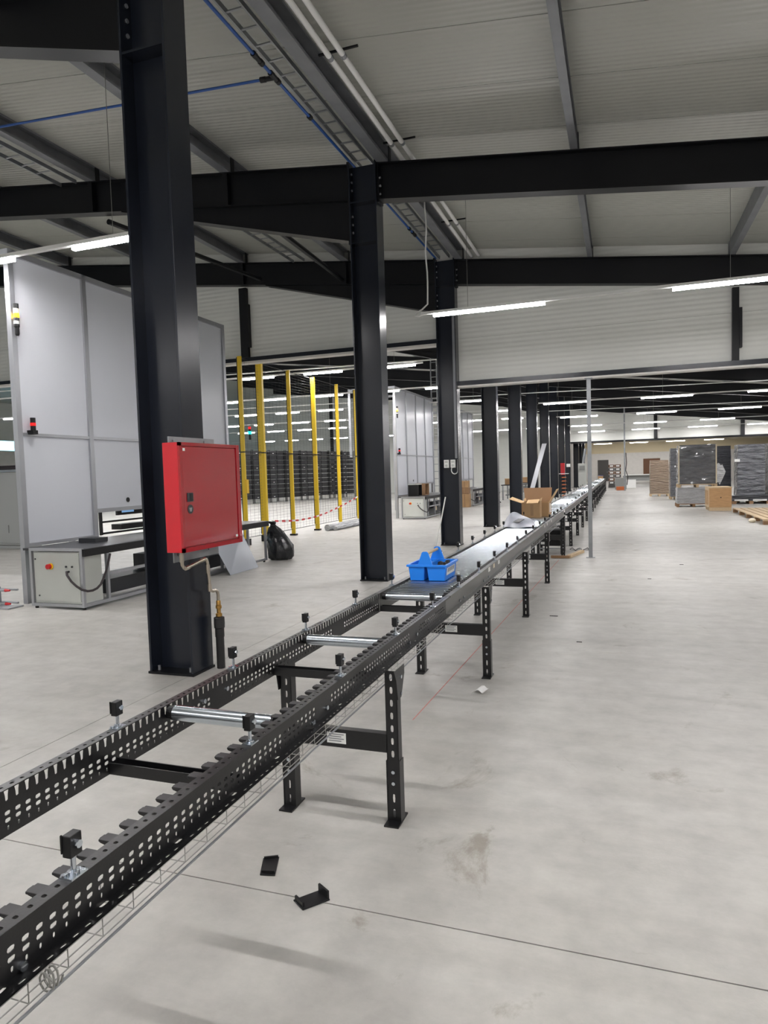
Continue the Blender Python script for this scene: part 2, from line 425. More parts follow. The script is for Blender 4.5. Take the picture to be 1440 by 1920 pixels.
# columns
def column(k, y0):
    lab = ['nearest dark steel column carrying the red hose cabinet', 'second dark steel column, behind the blue tool caddy',
           'third dark steel column with two white switch boxes'][k] if k < 3 else 'dark steel column, %s from the camera along the conveyor' % ORD[k]
    c = thing('steel_column', lab, 'column', (-3.64, y0 + .15, 0), 'steel columns beside the conveyor')
    zt = ZB(-3.64) - .002
    B(-3.86, -3.839, y0, y0 + .30, .02, zt).build('flange', 'steel_dark', c, bevel=.002)
    B(-3.441, -3.42, y0, y0 + .30, .02, zt).build('flange', 'steel_dark', c, bevel=.002)
    B(-3.839, -3.441, y0 + .143, y0 + .157, .02, zt).build('web', 'steel_dark', c)
    B(-3.87, -3.41, y0 - .01, y0 + .31, .001, .02).build('base_plate', 'steel_black', c)
    if k < 4:
        for z in (5.16, 5.76): 
            MB().hexa([(-3.838, y0 + .005, z), (-3.442, y0 + .005, z), (-3.442, y0 + .142, z), (-3.838, y0 + .142, z),
                       (-3.838, y0 + .005, z + .02), (-3.442, y0 + .005, z + .02), (-3.442, y0 + .142, z + .02), (-3.838, y0 + .142, z + .02)]).build('stiffener', 'steel_dark', c)
        for x in (-3.80, -3.48): MB().cyl((x, y0 + .05, .02), (x, y0 + .05, .06), .012, 6).build('anchor_bolt', 'galv_dull', c)
    return c
for k in [0, 1, 2, 3, 4, 5, 6, 7, 8, 9, 11, 12, 13]: column(k, YK[k])
# purlins: lipped channels resting on the rafters
PX = [-25.1, -22.4, -19.7, -16.95, -14.2, -11.5, -8.75, -6.03, -3.33, -.57, 2.07, 4.8, 7.5, 10.2]
PN = {-3.33: 'wide grey roof purlin above the column row beside the white pipes', -.57: 'first grey roof purlin right of the column row', 2.07: 'second grey roof purlin right of the column row',
      -6.03: 'first grey roof purlin left of the column row', -8.75: 'second grey roof purlin left of the column row, with a cable ladder beneath'}
for i, x in enumerate(PX):
    z0, z1 = ZB(x), ZR(x) - .003
    side = 'left' if x < -4 else 'right'
    n = PN.get(x, 'far grey roof purlin, %s %s of the column row' % (ORD[(PX.index(-3.33) - i - 1) if x < -4 else (i - PX.index(-3.33) - 1)], side))
    p = thing('roof_purlin', n, 'beam', (x, YB, z0), 'roof purlins')
    w = .05 if x > -2 else .085
    def zz(xx, z): return z - .115 * (xx - x)
    prof = [(x - w, z0), (x + w, z0), (x + w, z0 + .03), (x + w - .012, z0 + .03), (x + w - .012, z0 + .012), (x - w + .014, z0 + .012),
            (x - w + .014, z1 - .012), (x + w - .012, z1 - .012), (x + w - .012, z1 - .03), (x + w, z1 - .03), (x + w, z1), (x - w, z1)]
    MB().prism([(a, zz(a, b)) for a, b in prof], 'y', YB, YE - .25).build('channel', 'galv_dull' if x > -5 else 'galv_dull', p)
    for k in range(3):
        yc = YK[k] + .15
        B(x + w + .002, x + w + .012, yc - .05, yc + .05, zz(x + w, z0) + .004, z1 - .03).build('cleat', 'steel_black', p)
# slender roof braces
for i, (a, b, lab) in enumerate((((-5.3, 10.1, 5.72), (-6.05, 14.75, 6.17), 'short dark brace under the roof beside the second column'),
                                 ((-8.6, 10.1, 6.3), (-8.2, 14.8, 6.45), 'dark brace under the roof above the machine housing'))):
    MB().cyl(a, b, .05, 8).build('roof_brace', 'steel_black', origin=a, label=lab, cat='brace', group='roof braces')

# ------------------------------------------------------------------ services under the roof
def ladder(name, label, x0, x1, z, ya, yb, pitch=.3):
    t = thing(name, label, 'cable ladder', (x0, ya, z))
    B(x0, x0 + .022, ya, yb, z, z + .06).build('side_rail', 'galv', t)
    B(x1 - .022, x1, ya, yb, z, z + .06).build('side_rail', 'galv', t)
    r = B(x0 + .022, x1 - .022, ya + .1, ya + .125, z + .008, z + .022).build('rung', 'galv', t)
    n = int((yb - ya - .2) / pitch)
    for k in range(1, n): cp(r, t, (0, pitch * k, 0))
ladder('cable_ladder', 'galvanised cable ladder running above the columns', -3.79, -3.55, 6.405, 2.0, 15.0)
ladder('cable_ladder', 'galvanised cable ladder under the second purlin on the left', -9.25, -8.9, 6.86, 5.15, 9.7)
ladder('cable_ladder', 'galvanised cable ladder above the machine housing, farther left', -7.3, -7.0, 6.72, 10.3, 14.8)
# blue compressed air line
bp = thing('air_pipe', 'blue compressed air pipe with black couplings and a branch', 'pipe', (-3.87, 2, 6.43))
MB().cyl((-3.87, 2, 6.43), (-3.87, 15.0, 6.43), .02, 12).build('main_pipe', 'blue_pipe', bp, smooth=True)
MB().cyl((-3.87, 7.53, 6.43), (-12.5, 7.53, 6.43 + .06 * 8.63), .016, 12).build('branch_pipe', 'blue_pipe', bp, smooth=True)
def coupling(y, tee=False):
    m = MB()
    for a, b, r in ((-.11, -.05, .034), (-.05, .05, .029), (.05, .11, .034)): m.cyl((-3.87, y + a, 6.43), (-3.87, y + b, 6.43), r, 12)
    if tee: m.cyl((-3.87, y, 6.43), (-3.99, y, 6.437), .028, 12).cyl((-3.99, y, 6.437), (-4.06, y, 6.442), .033, 12)
    m.build('coupling', 'black_plastic', bp, smooth=True)
coupling(7.53, True); coupling(7.13); coupling(13.3)
for y in (6.0, 8.5, 13.0): MB().cyl((-3.87, y - .03, 6.43), (-3.87, y + .03, 6.43), .034, 12).build('clip', 'black_plastic', bp)
# white conduits
for i, (x, z) in enumerate(((-3.06, 6.37), (-2.90, 6.36))):
    t = thing('conduit', ['white conduit pipe next to the wide purlin', 'white conduit pipe farther from the wide purlin'][i], 'pipe', (x, 2, z), 'white conduits under the roof')
    MB().cyl((x, 2, z), (x, 15.0, z), .032, 12).build('pipe', 'white_plastic', t, smooth=True)
    for y in (5.0, 7.33, 9.5, 10.4, 12.9): 
        MB().cyl((x, y - .03, z), (x, y + .03, z), .037, 12).build('clip', 'galv', t)
for i, y in enumerate((7.33, 9.55, 12.9)):
    B(-3.2, -2.72, y - .012, y + .012, 6.415, 6.435).build('pipe_hanger', 'steel_black', origin=(-2.96, y, 6.415), label='thin dark hanger bar over the white conduits, %s from the camera' % ORD[i], cat='hanger', group='conduit hangers')

# ------------------------------------------------------------------ strip lights
def strip(y, z, xa, xb, tubes, lab, group, hang=True, cord=False):
    t = thing('strip_light', lab, 'ceiling light', (xa, y, z), group)
    B(xa, xb, y - .03, y + .03, z + .03, z + .075).build('trunking', 'white_plastic', t)
    for a, b in tubes:
        o = B(a, b, y - .028, y + .028, z - .022, z + .0295).build('lamp', 'lamp_glow', t)
        o.data.materials.append(MT['lamp_edge'])
        for f in o.data.polygons: f.material_index = 0 if f.normal.z < -.5 else 1
    if hang:
        x = tubes[0][0] + .6
        while x < xb:
            MB().cyl((x, y, z + .075), (x, y, ZR(x) - .004), .004, 5).build('wire', 'wire', t); x += 4.0 if z < 9 else 4
    if cord:
        x = xa + .12
        pts = [(x - .02, y, ZR(x) - .02)] + [(x + .012 * math.sin(q * 5), y - .01, ZR(x) - .02 - q * .18) for q in range(1, 10)]
        zt = pts[-1][2]
        pts += [(x, y - .01, z + .2), (x - .10, y - .01, z + .12), (x - .20, y - .01, z + .07), (x - .23, y - .01, z + .02), (x - .16, y - .01, z + .01), (x - .05, y - .01, z + .045)]
        MB().tube(pts, .014, 6).build('power_cord', 'white_plastic', t, smooth=True)
    return t
RT = [(-3.03 + 3.8 * k, -1.15 + 3.8 * k) for k in range(4)]
for i, y in enumerate((11.5, 20.4, 29.1, 37.4, 45.6, 53.5)):
    strip(y, 4.36, -3.25, XR - .6, RT, 'strip light row %s' % ['hanging in front of the white wall band, nearest on the right', 'just behind the wall band on the right', 'nearest seen below the lintel on the right',
          'second seen below the lintel on the right', 'third seen below the lintel on the right', 'fourth seen below the lintel on the right'][i], 'strip light rows right of the columns', True, i == 0)
strip(1.9, 4.36, -3.25, XR - .6, RT, 'strip light row above the photographer', 'strip light rows right of the columns')
strip(-6.0, 4.36, -3.25, XR - .6, RT, 'unseen strip light row added behind the photographer', 'strip light rows right of the columns')  # unseen row, added to bring light from behind the camera
for i, y in enumerate((66.0, 80.0)):
    strip(y, 4.26, -3.2, 15.0, [(-2.85 + 3.75 * k, -1.0 + 3.75 * k) for k in range(4)], ['strip light row hidden behind the far lintel', 'strip light row farthest away, in front of the beige wall'][i], 'strip light rows in the far room', False)
LT = [(-6.25 - 2.1 * k, -5.1 - 2.1 * k) for k in range(11)]
for i, y in enumerate((-4.0, 6.7)):
    strip(y, 4.5, -29, -4.9, [(a, b) for a, b in LT], ['strip light row left of the columns behind the photographer', 'strip light row above the nearest machine housing'][i], 'strip light rows left of the columns')
for i, (y, sc) in enumerate(((17.35, 1.07), (22.4, 1), (27.4, 1), (32.75, 1), (38.0, 1), (48.4, 1))):
    tb = [(a * sc, b * sc) for a, b in LT]; z = 1.66 + 2.84 * sc
    for j, (xa, xb) in enumerate(((-30.0, -10.45), (-7.55, -4.9)) if i in (2, 3) else ((-30.0 * sc, -4.9 * sc),)):
        strip(y * sc, z, xa, xb, [q for q in tb if q[0] > xa and q[1] < xb], 'left hall strip light row, %s beyond the wall band%s' % (ORD[i], '' if i not in (2, 3) else [', farther part', ', part nearest the columns'][j]), 'strip light rows left of the columns', i < 3)

# fan heaters under the second hall's roof
for i, (x, y, z) in enumerate(((-6.9, 19.0, 5.0), (4.3, 18.5, 3.95))):
    t = thing('fan_heater', ['grey fan heater hung behind the second column', 'grey fan heater hung behind the lintel on the right'][i], 'heater', (x, y, z), 'hanging fan heaters')
    B(x - .35, x + .35, y - .3, y + .3, z, z + .42).build('housing', 'cab_midgrey', t, bevel=.02)
    MB().cyl((x, y - .33, z + .21), (x, y - .3, z + .21), .17, 20).build('fan_grille', 'black_plastic', t)
    for dx in (-.3, .3): MB().cyl((x + dx, y, z + .42), (x + dx, y, ZR(x + dx) - .005), .008, 6).build('hanger', 'galv', t)
# thin white pipes crossing the second hall
for i, (z, y) in enumerate(((4.75, 18.4), (4.85, 29.2), (4.85, 39.0))):
    MB().cyl((-26, y, z + .3), (11.5, y + .2, z - .15), .02, 8).build('ceiling_pipe', 'white_plastic', origin=(-26, y, z), label='thin pale pipe crossing under the second hall roof, %s from the lintel' % ORD[i], cat='pipe', group='pipes crossing the second hall')
# vertical ladder with blue riser by the second machine
t = thing('riser_ladder', 'upright galvanised cable ladder with dark blue riser behind the third column', 'cable ladder', (-7.75, 29.2, 0))
B(-7.92, -7.88, 29.2, 29.26, .003, 7.05).build('side_rail', 'galv', t); B(-7.66, -7.62, 29.2, 29.26, .003, 7.05).build('side_rail', 'galv', t)
r = B(-7.88, -7.66, 29.22, 29.25, .4, .43).build('rung', 'galv', t)
for k in range(1, 21): cp(r, t, (0, 0, .32 * k))
B(-7.52, -7.38, 29.2, 29.3, .003, 4.9).build('riser_panel', 'blue_steel', t)

# ------------------------------------------------------------------ roller conveyor
RO, RI, LI, LO, ZT, ZBt = -1.050, -1.086, -1.538, -1.574, .860, .736
PT = .0331
def ov(a, b): return [(-a, -b * .55), (-a * .55, -b), (a * .55, -b), (a, -b * .55), (a, b * .55), (a * .55, b), (-a * .55, b), (-a, b * .55)]
def slot(a, b):  # order to match the cell corners
    return [(-a * .8, -b * .8), (0, -b), (a * .8, -b * .8), (a, 0), (a * .8, b * .8), (0, b), (-a * .8, b * .8), (-a, 0)]
def rail(sec, side, ya, yb, perf=None, m='rail_black'):
    xw, xo = (RI, RO) if side > 0 else (LI, LO)
    t = .0025
    r = MB()
    segs = [(ya, yb)] if not perf else [(ya, perf[0]), (perf[0] + perf[1] * PT, yb)]
    for a, b in segs:
        if b - a < .01: continue
        r.box(min(xw, xw + t * side), max(xw, xw + t * side), a, b, ZBt, ZT)
        r.box(min(xw, xo), max(xw, xo), a, b, ZT - t, ZT)
        r.box(min(xw, xo), max(xw, xo), a, b, ZBt, ZBt + t)
    if perf:
        y0, n = perf; n1 = (side, 0, 0)
        skips = set(i for i in range(n) if 2.23 < y0 + i * PT < 2.36 or 3.43 < y0 + i * PT < 3.58)
        tooth = [(-.0082, -.014), (0, -.0145), (.0082, -.014), (.0056, -.001), (.0047, .0122), (0, .0148), (-.0047, .0122), (-.0056, -.001)]
        o = (xw + t * side, y0, ZT)
        r.holes(o, (0, 1, 0), (0, 0, -1), n1, n, PT, .0, .034, tooth, t)
        r.box(min(xw, xw + t * side), max(xw, xw + t * side), y0, y0 + n * PT, ZT - .0545, ZT - .034)
        r.holes(o, (0, 1, 0), (0, 0, -1), n1, n, PT, .0545, .0735, slot(.0094, .0060), t, skips)
        r.holes(o, (0, 1, 0), (0, 0, -1), n1, n, PT, .0735, .0930, slot(.0094, .0060), t, skips)
        r.holes(o, (0, 1, 0), (0, 0, -1), n1, n, PT, .0930, .1140, slot(.0036, .0058), t, skips)
        r.box(min(xw, xw + t * side), max(xw, xw + t * side), y0, y0 + n * PT, ZBt, ZT - .114)
        r.holes((xw, y0, ZT), (0, 1, 0), (side, 0, 0), (0, 0, 1), n, PT, 0, .036, slot(.0052, .0055), t)
        nt = set(i for i in range(n) if i % 8 == 5)
        r.holes((xw, y0, ZBt + t), (0, 1, 0), (side, 0, 0), (0, 0, 1), n, PT, 0, .013, slot(.0135, .0058), t, set(range(n)) - nt)
        r.holes((xw, y0, ZBt + t), (0, 1, 0), (side, 0, 0), (0, 0, 1), n, PT, .013, .036, slot(.0090, .0030), t, nt)
    # rounded lip along the free edge of the top flange
    r.box(min(xo, xo - .0025 * side), max(xo, xo - .0025 * side), ya, yb, ZT - .010, ZT - .0005)
    return r.build('side_rail', m, sec)
def roller(sec, y, caps=True, rr=.0265):
    o = MB().cyl((LI + .022, y, .832), (RI - .022, y, .832), rr, 28).build('roller', 'roller_steel', sec, smooth=True)
    if caps:
        c = MB().cyl((LI + .004, y, .832), (LI + .022, y, .832), .023, 16).cyl((RI - .022, y, .832), (RI - .004, y, .832), .023, 16)
        c.cyl((RI - .03, y, .832), (RI - .022, y, .832), rr + .0005, 20).cyl((LI + .022, y, .832), (LI + .03, y, .832), rr + .0005, 20)
        c.build('end_caps', 'black_plastic', o)
    return o
def crossbar(sec, y):
    m = MB().prism([(y - .022, .738), (y + .022, .738), (y + .022, .775), (y + .018, .775), (y + .018, .742), (y - .018, .742), (y - .018, .775), (y - .022, .775)], 'x', LI + .001, RI - .001)
    o = m.build('cross_bar', 'rail_black', sec)
    for x in (LI + .13, RI - .13): MB().cyl((x, y, .742), (x, y, .747), .008, 10).build('screw', 'zinc', o)
    for s, x in ((1, LI + .02), (-1, RI - .02)): MB().cyl((x, y + .028, .756), (x, y + .035, .756), .009, 6).build('screw', 'zinc', o)
    return o
def leg(sec, y, shim=False):
    cx = (RO + LO) / 2; xr, xl = -1.035, 2 * cx + 1.035
    f = B(xl + .03, xr - .03, y - .018, y + .022, .335, .425).build('leg_frame', 'rail_black', sec)
    m = B(xl + .215, xl + .315, y - .020, y - .0185, .355, .408).build('sticker', 'label_white', f)
    p = MB()
    for k in range(4): p.box(xl + .225, xl + .305 - .014 * (k % 2), y - .0208, y - .0202, .398 - .011 * k, .402 - .011 * k)
    p.build('sticker_print', 'print_grey', f)
    for s, x in ((1, xr), (-1, xl)):
        c = MB()
        c.holes((x, y - .02, .24), (0, 0, 1), (1, 0, 0), (0, -1, 0), 8, .0615, -.03, .03, slot(.017, .0075), .003)
        c.box(x - .03, x - .027, y - .02, y + .03, .24, .732).box(x + .027, x + .03, y - .02, y + .03, .24, .732)
        c.build('post', 'rail_black', f)
        q = B(x - .034, x - .0305, y - .024, y + .036, .008, .30).box(x + .0305, x + .034, y - .024, y + .036, .008, .30)
        q.holes((x, y - .0205, .008), (0, 0, 1), (1, 0, 0), (0, -1, 0), 4, .073, -.0305, .0305, slot(.022, .006), .003, {2, 3})
        q.build('sleeve', 'rail_black', f)
        B(x - .036, x + .036, y - .075, y + .075, .0005, .008).build('foot', 'rail_black', f)
        for z in (.19, .245): MB().cyl((x, y - .026, z), (x, y - .020, z), .009, 8).build('bolt', 'zinc', f)
        xs = x + .034 * s
        MB().prism([(y - .03, .60), (y + .02, .60), (y + .075, .70), (y + .075, .744), (y - .075, .744), (y - .05, .70)], 'x', min(xs, xs + .004 * s), max(xs, xs + .004 * s)).build('bracket', 'rail_black', f)
        for yy, z in ((y + .01, .62), (y + .01, .70)): MB().cyl((xs + .004 * s, yy, z), (xs + .011 * s, yy, z), .009, 8).build('bolt', 'zinc', f)
    return f
def guide(sec, side, y):
    x = RO - .016 if side > 0 else LO + .016
    o = B(x - .016, x + .016, y - .022, y + .022, ZT, ZT + .004).cyl((x, y, ZT + .004), (x, y, ZT + .010), .012, 10).cyl((x, y, ZT), (x, y, ZT + .05), .0055, 10)
    o.cyl((x - .008, y - .018, ZT + .004), (x - .008, y - .018, ZT + .009), .006, 8)
    o = o.build('guide_bracket', 'zinc', sec, smooth=True)
    B(x - .011, x + .011, y - .016, y + .016, ZT + .042, ZT + .088).box(x - .013, x - .009, y - .019, y - .014, ZT + .05, ZT + .09).build('clamp', 'black_plastic', o, bevel=.002)
    MB().cyl((x + .010, y, ZT + .068), (x + .020, y, ZT + .068), .0085, 8).build('clamp_bolt', 'zinc', o)
    return o
def basket(sec, ya, yb, n_side):
    m = MB(); x0, x1, z0, z1 = -1.19, -1.094, .655, .697
    for x, z in ((x0, z1), (x0, z0), ((x0 + x1) / 2, z0), (x1, z0), (x1, z1), (x1, (z0 + z1) / 2)): m.cyl((x, ya, z), (x, yb, z), .0016, n_side)
    y = ya + .05
    while y < yb:
        m.tube([(x0, y, z1 + .004), (x0, y, z0), (x1, y, z0), (x1, y, z1 + .004)], .0016, n_side); y += .1
    m.build('cable_basket', 'wire', sec)
    MB().cyl((x1 + .012, ya, z0 - .004), (x1 + .012, yb, z0 - .004), .0035, 8).build('support_rod', 'galv', sec, smooth=True)

# section nearest to the camera, only a few rollers fitted
CA = thing('roller_conveyor', 'nearest conveyor section, black perforated rails with two loose rollers', 'conveyor', (-1.312, 0, 0), 'roller conveyor sections')
rail(CA, 1, -.4, 4.22, (.43, 114)); rail(CA, -1, -.4, 4.22, (.43, 114))
roller(CA, 1.985); roller(CA, 3.075)
crossbar(CA, 1.70); crossbar(CA, 2.78); crossbar(CA, .6)
for y in (.62, 2.985): leg(CA, y)
gb = [guide(CA, 1, 1.05), guide(CA, -1, 1.05)]
def sub(o, parent, dy):
    c = cp(o, parent, (0, dy, 0))
    for ch in o.children: cp(ch, c, (0, 0, 0))
    return c
for k in range(1, 5):
    for g in gb: sub(g, CA, .70 * k)
ins = MB().prism([(RI, ZT - .003), (RI - .034, ZT - .001), (RI - .040, ZT - .008), (RI - .036, ZT - .014), (RI - .020, ZT - .018), (RI - .014, ZT - .046), (RI, ZT - .048)], 'y', .43 + PT - .0075, .43 + PT + .0075)
ins.box(RI - .032, RI, .43 + PT - .0155, .43 + PT + .0155, ZT - .007, ZT - .001)
ins = ins.build('roller_seat', 'seat_plastic', CA, bevel=.0015)
for k in range(1, 57): cp(ins, CA, (0, 2 * PT * k, 0))
for y, z in ((.93, .748), (2.22, .752), (2.34, .766), (3.42, .752), (3.56, .766)):
    MB().cyl((RI + .002, y, z), (RI + .010, y, z), .0095, 8).build('rail_bolt', 'zinc', CA)
for y in (2.20, 2.36): MB().cyl((LI, y, .80), (LI + .007, y, .80), .0095, 8).build('rail_bolt', 'zinc', CA)
basket(CA, .3, 4.2, 6)
MB().tube([(-1.082, .985 + .004 * math.sin(k), .66 + .028 * math.sin(k * .7)) if 0 else (-1.092 + .016 * math.cos(k * .7), .985 + .0012 * k, .668 + .022 * math.sin(k * .7)) for k in range(28)], .0022, 6).build('wire_tie', 'wire', CA)

# second section, fully fitted with rollers
CB = thing('roller_conveyor', 'second conveyor section, full bed of steel rollers carrying the blue caddy', 'conveyor', (-1.312, 4.23, 0), 'roller conveyor sections')
rail(CB, 1, 4.23, 13.85, None, 'rail_sheen'); rail(CB, -1, 4.23, 13.85, None, 'rail_sheen')
r0 = roller(CB, 4.29, rr=.0240)
NR = int((13.8 - 4.29) / (2 * PT))
for k in range(1, NR): cp(r0, CB, (0, 2 * PT * k, 0))
m = MB()
for k in range(NR): m.box(RI - .03, RI, 4.29 + 2 * PT * (k + .5) - .013, 4.29 + 2 * PT * (k + .5) + .013, ZT - .02, ZT + .004)
m.build('roller_seats', 'seat_plastic', CB, kind='stuff')
for y in (4.26, 6.6, 9.0, 11.4): crossbar(CB, y)
l0 = leg(CB, 5.35)
for y in (7.70, 10.05, 12.93): 
    c = cp(l0, CB, (0, y - 5.35, 0))
    for ch in l0.children: cp(ch, c, (0, 0, 0))
g1 = guide(CB, 1, 4.55); g2 = guide(CB, -1, 4.55)
for k in range(1, 13):
    sub(g1, CB, .70 * k); sub(g2, CB, .70 * k)
basket(CB, 4.3, 13.0, 4)
for i, (y, w) in enumerate(((5.55, .05), (5.78, .04), (6.02, .05), (9.9, .05), (10.25, .05), (10.9, .05))):
    B(RO + .0005, RO + .0015, y, y + w * 1.6, ZT - .04, ZT - .005).build('sticker', 'label_white' if i != 1 else 'cream', CB)
for y in (5.5, 5.72, 4.62, 4.75): MB().cyl((RI + .0025, y, .755), (RI + .010, y, .755), .0095, 8).build('rail_bolt', 'zinc', CB)

# far sections
for i, (ya, yb, lab) in enumerate(((14.15, 31.9, 'third conveyor section beyond the open cardboard box'), (32.0, 50.6, 'farthest conveyor section running to the end of the hall'))):
    C = thing('roller_conveyor', lab, 'conveyor', (-1.312, ya, 0), 'roller conveyor sections')
    rail(C, 1, ya, yb, None, 'rail_sheen'); rail(C, -1, ya, yb, None, 'rail_sheen')
    m = MB(); y = ya + .05
    while y < yb - .05:
        m.cyl((LI + .02, y, .832), (RI - .02, y, .832), .0255, 10, caps=False); y += 2 * PT * (1 + i)
    m.build('rollers', 'roller_steel', C, smooth=True, kind='stuff')
    y = ya + .8; first = None
    while y < yb:
        if first is None: first = leg(C, y); fy = y
        else:
            c = cp(first, C, (0, y - fy, 0))
            for ch in first.children:
                if ch.name.split('.')[0] in ('post', 'sleeve', 'foot', 'bracket', 'sticker'): cp(ch, c, (0, 0, 0))
        y += 2.35
    if i == 0:
        ga = guide(C, 1, ya + .4); gb2 = guide(C, -1, ya + .4)
        for k in range(1, 12): sub(ga, C, 1.4 * k); sub(gb2, C, 1.4 * k)
# drive unit standing under the joint of the sections
t = thing('drive_unit', 'black drive unit with stacked bars beneath the conveyor joint', 'drive unit', (-1.32, 14.0, 0))
for x in (-1.55, -1.10):
    for y in (13.45, 14.0): B(x - .025, x + .025, y - .025, y + .025, .002, .733).build('post', 'rail_black', t)
B(-1.52, -1.13, 13.5, 13.95, .34, .46).build('motor_box', 'black_plastic', t, bevel=.01)
B(-1.52, -1.13, 13.46, 13.95, .16, .27).build('gear_box', 'black_plastic', t, bevel=.01)
for z in (.30, .49, .55, .61, .67, .10): B(-1.524, -1.126, 13.44, 13.47, z, z + .022).build('bar', 'galv', t)
B(-1.50, -1.40, 13.455, 13.459, .19, .24).build('sticker', 'label_white', t)
MB().cyl((-1.6, 13.6, .2), (-1.72, 13.6, .2), .05, 14).build('motor', 'black_plastic', t)

# ------------------------------------------------------------------ red hose cabinet and its pipe
t = thing('hose_cabinet', 'red steel fire hose cabinet on the nearest column', 'cabinet', (-3.34, 4.9, 1.09))
y0, y1, z0, z1, xb, xf = 4.47, 5.34, 1.085, 1.955, -3.405, -3.265
B(xb, xf, y0, y1, z0, z1).build('body', 'red_paint', t, bevel=.004)
d = B(xf + .001, xf + .016, y0 + .03, y1 - .055, z0 + .04, z1 - .03).build('door', 'red_door', t, bevel=.006)
B(xf + .001, xf + .022, y1 - .05, y1, z0, z1).build('hinge_frame', 'red_door', t)
B(xf + .001, xf + .020, y0, y0 + .026, z0, z1).box(xf + .001, xf + .02, y0, y1 - .05, z0, z0 + .036).box(xf + .001, xf + .02, y0, y1 - .05, z1 - .027, z1).build('front_frame', 'red_door', t)
h = B(xf + .0165, xf + .024, y0 + .075, y0 + .15, 1.485, 1.555).build('handle_frame', 'dark_plastic', d)
B(xf + .0245, xf + .0265, y0 + .108, y0 + .145, 1.492, 1.548).build('handle_recess', 'black_plastic', d)
MB().cyl((xf + .0165, y0 + .112, 1.425), (xf + .021, y0 + .112, 1.425), .036, 24).build('seal_disc', 'dark_plastic', d)
MB().prism([(y0 + .092, 1.437), (y0 + .132, 1.437), (y0 + .122, 1.405), (y0 + .102, 1.405)], 'x', xf + .0212, xf + .0222).build('seal_emblem', 'cab_midgrey', d)
B(xf + .0165, xf + .0175, y0 + .045, y0 + .075, z1 - .068, z1 - .045).build('sticker', 'label_white', d)
B(xf + .0165, xf + .0175, y1 - .10, y1 - .066, z0 + .055, z0 + .075).build('sticker', 'label_white', d)
for z in (z1 + .005, z0 - .052): 
    b = B(-3.418, -3.408, y0 + .09, y1 - .14, z - .04, z + .05).build('mounting_strip', 'galv', t)
    for y in (4.62, 5.05): MB().cyl((-3.408, y, z + .02), (-3.400, y, z + .02), .012, 8).build('screw', 'galv', b)
p = thing('supply_pipe', 'nickel water pipe with brass valve rising from a black sleeve', 'pipe', (-3.33, 5.0, 0))
X = -3.335
MB().tube([(X, 4.56, 1.083), (X, 4.56, 1.02), (X, 4.565, .975), (X, 4.585, .95), (X, 4.62, .945), (X, 4.74, .965), (X, 4.86, .985), (X, 4.895, .98), (X, 4.91, .95), (X, 4.925, .80), (X, 4.93, .735), (X, 4.945, .705), (X, 4.975, .695), (X, 5.01, .695), (X, 5.04, .68), (X, 5.05, .645), (X, 5.05, .60)], .014, 12).build('pipe', 'nickel', p, smooth=True)
for a, b in (((X, 4.56, 1.06), (X, 4.56, 1.0)), ((X, 4.60, .943), (X, 4.65, .95)), ((X, 4.83, .98), (X, 4.88, .985)), ((X, 4.915, .86), (X, 4.912, .93)), ((X, 4.93, .70), (X, 4.927, .76))):
    MB().cyl(a, b, .018, 12).build('fitting', 'nickel', p, smooth=True)
MB().lathe([(.016, .60), (.020, .595), (.020, .56), (.026, .555), (.026, .53), (.018, .525), (.018, .49), (.028, .485), (.028, .46), (.02, .455)], X, 5.05, 14).build('valve', 'brass', p, smooth=True)
MB().lathe([(.034, .455), (.046, .45), (.048, .40), (.046, .36), (.040, .355), (.040, .28), (.036, .275), (.036, .002)], X, 5.05, 18).build('sleeve', 'rubber', p, smooth=True)

# switch boxes on the third column with a cable loop, conduit channel on the flange
yc = YK[2]
for i, x in enumerate((-3.77, -3.62)):
    s = thing('switch_box', ['left white switch box on the third column', 'right white switch box on the third column with a cable loop'][i], 'switch', (x, yc + .14, 1.75), 'switch boxes on the third column')
    B(x, x + .11, yc + .06, yc + .142, 1.75, 1.93).build('housing', 'white_plastic', s, bevel=.006)
    MB().cyl((x + .055, yc + .055, 1.80), (x + .055, yc + .06, 1.80), .03, 16).build('socket', 'cab_grey', s)
    B(x + .02, x + .09, yc + .057, yc + .06, 1.86, 1.91).build('flap', 'cab_grey', s)
    if i == 1: MB().tube([(x + .02, yc + .1, 1.75)] + [(x + .085 - .075 * math.cos(a), yc + .10, 1.70 - .09 * math.sin(a)) for a in [k * math.pi / 8 for k in range(9)]] + [(x + .16, yc + .1, 1.94)], .012, 8).build('cable', 'white_plastic', s, smooth=True)
B(-3.50, -3.445, yc + .02, yc + .09, 1.96, 5.1).build('cable_channel', 'galv_dull', origin=(-3.47, yc + .05, 1.9), label='perforated grey cable channel on the third column', cat='cable channel')
# pale rod leaning on the third column, silver bar leaning farther on
MB().cyl((-3.95, 14.72, .012), (-3.73, 14.79, 1.10), .014, 8).build('leaning_rod', 'white_plastic', origin=(-3.95, 14.7, 0), label='thin pale rod leaning against the third column', cat='rod')
MB().hexa([(-3.25, 23.6, .004), (-3.10, 23.6, .004), (-3.10, 23.66, .004), (-3.25, 23.66, .004), (-2.62, 24.4, 2.55), (-2.47, 24.4, 2.55), (-2.47, 24.46, 2.55), (-2.62, 24.46, 2.55)]).build('leaning_bar', 'alu', origin=(-3.1, 23.6, 0), label='wide silver bar leaning beside the far columns', cat='bar')
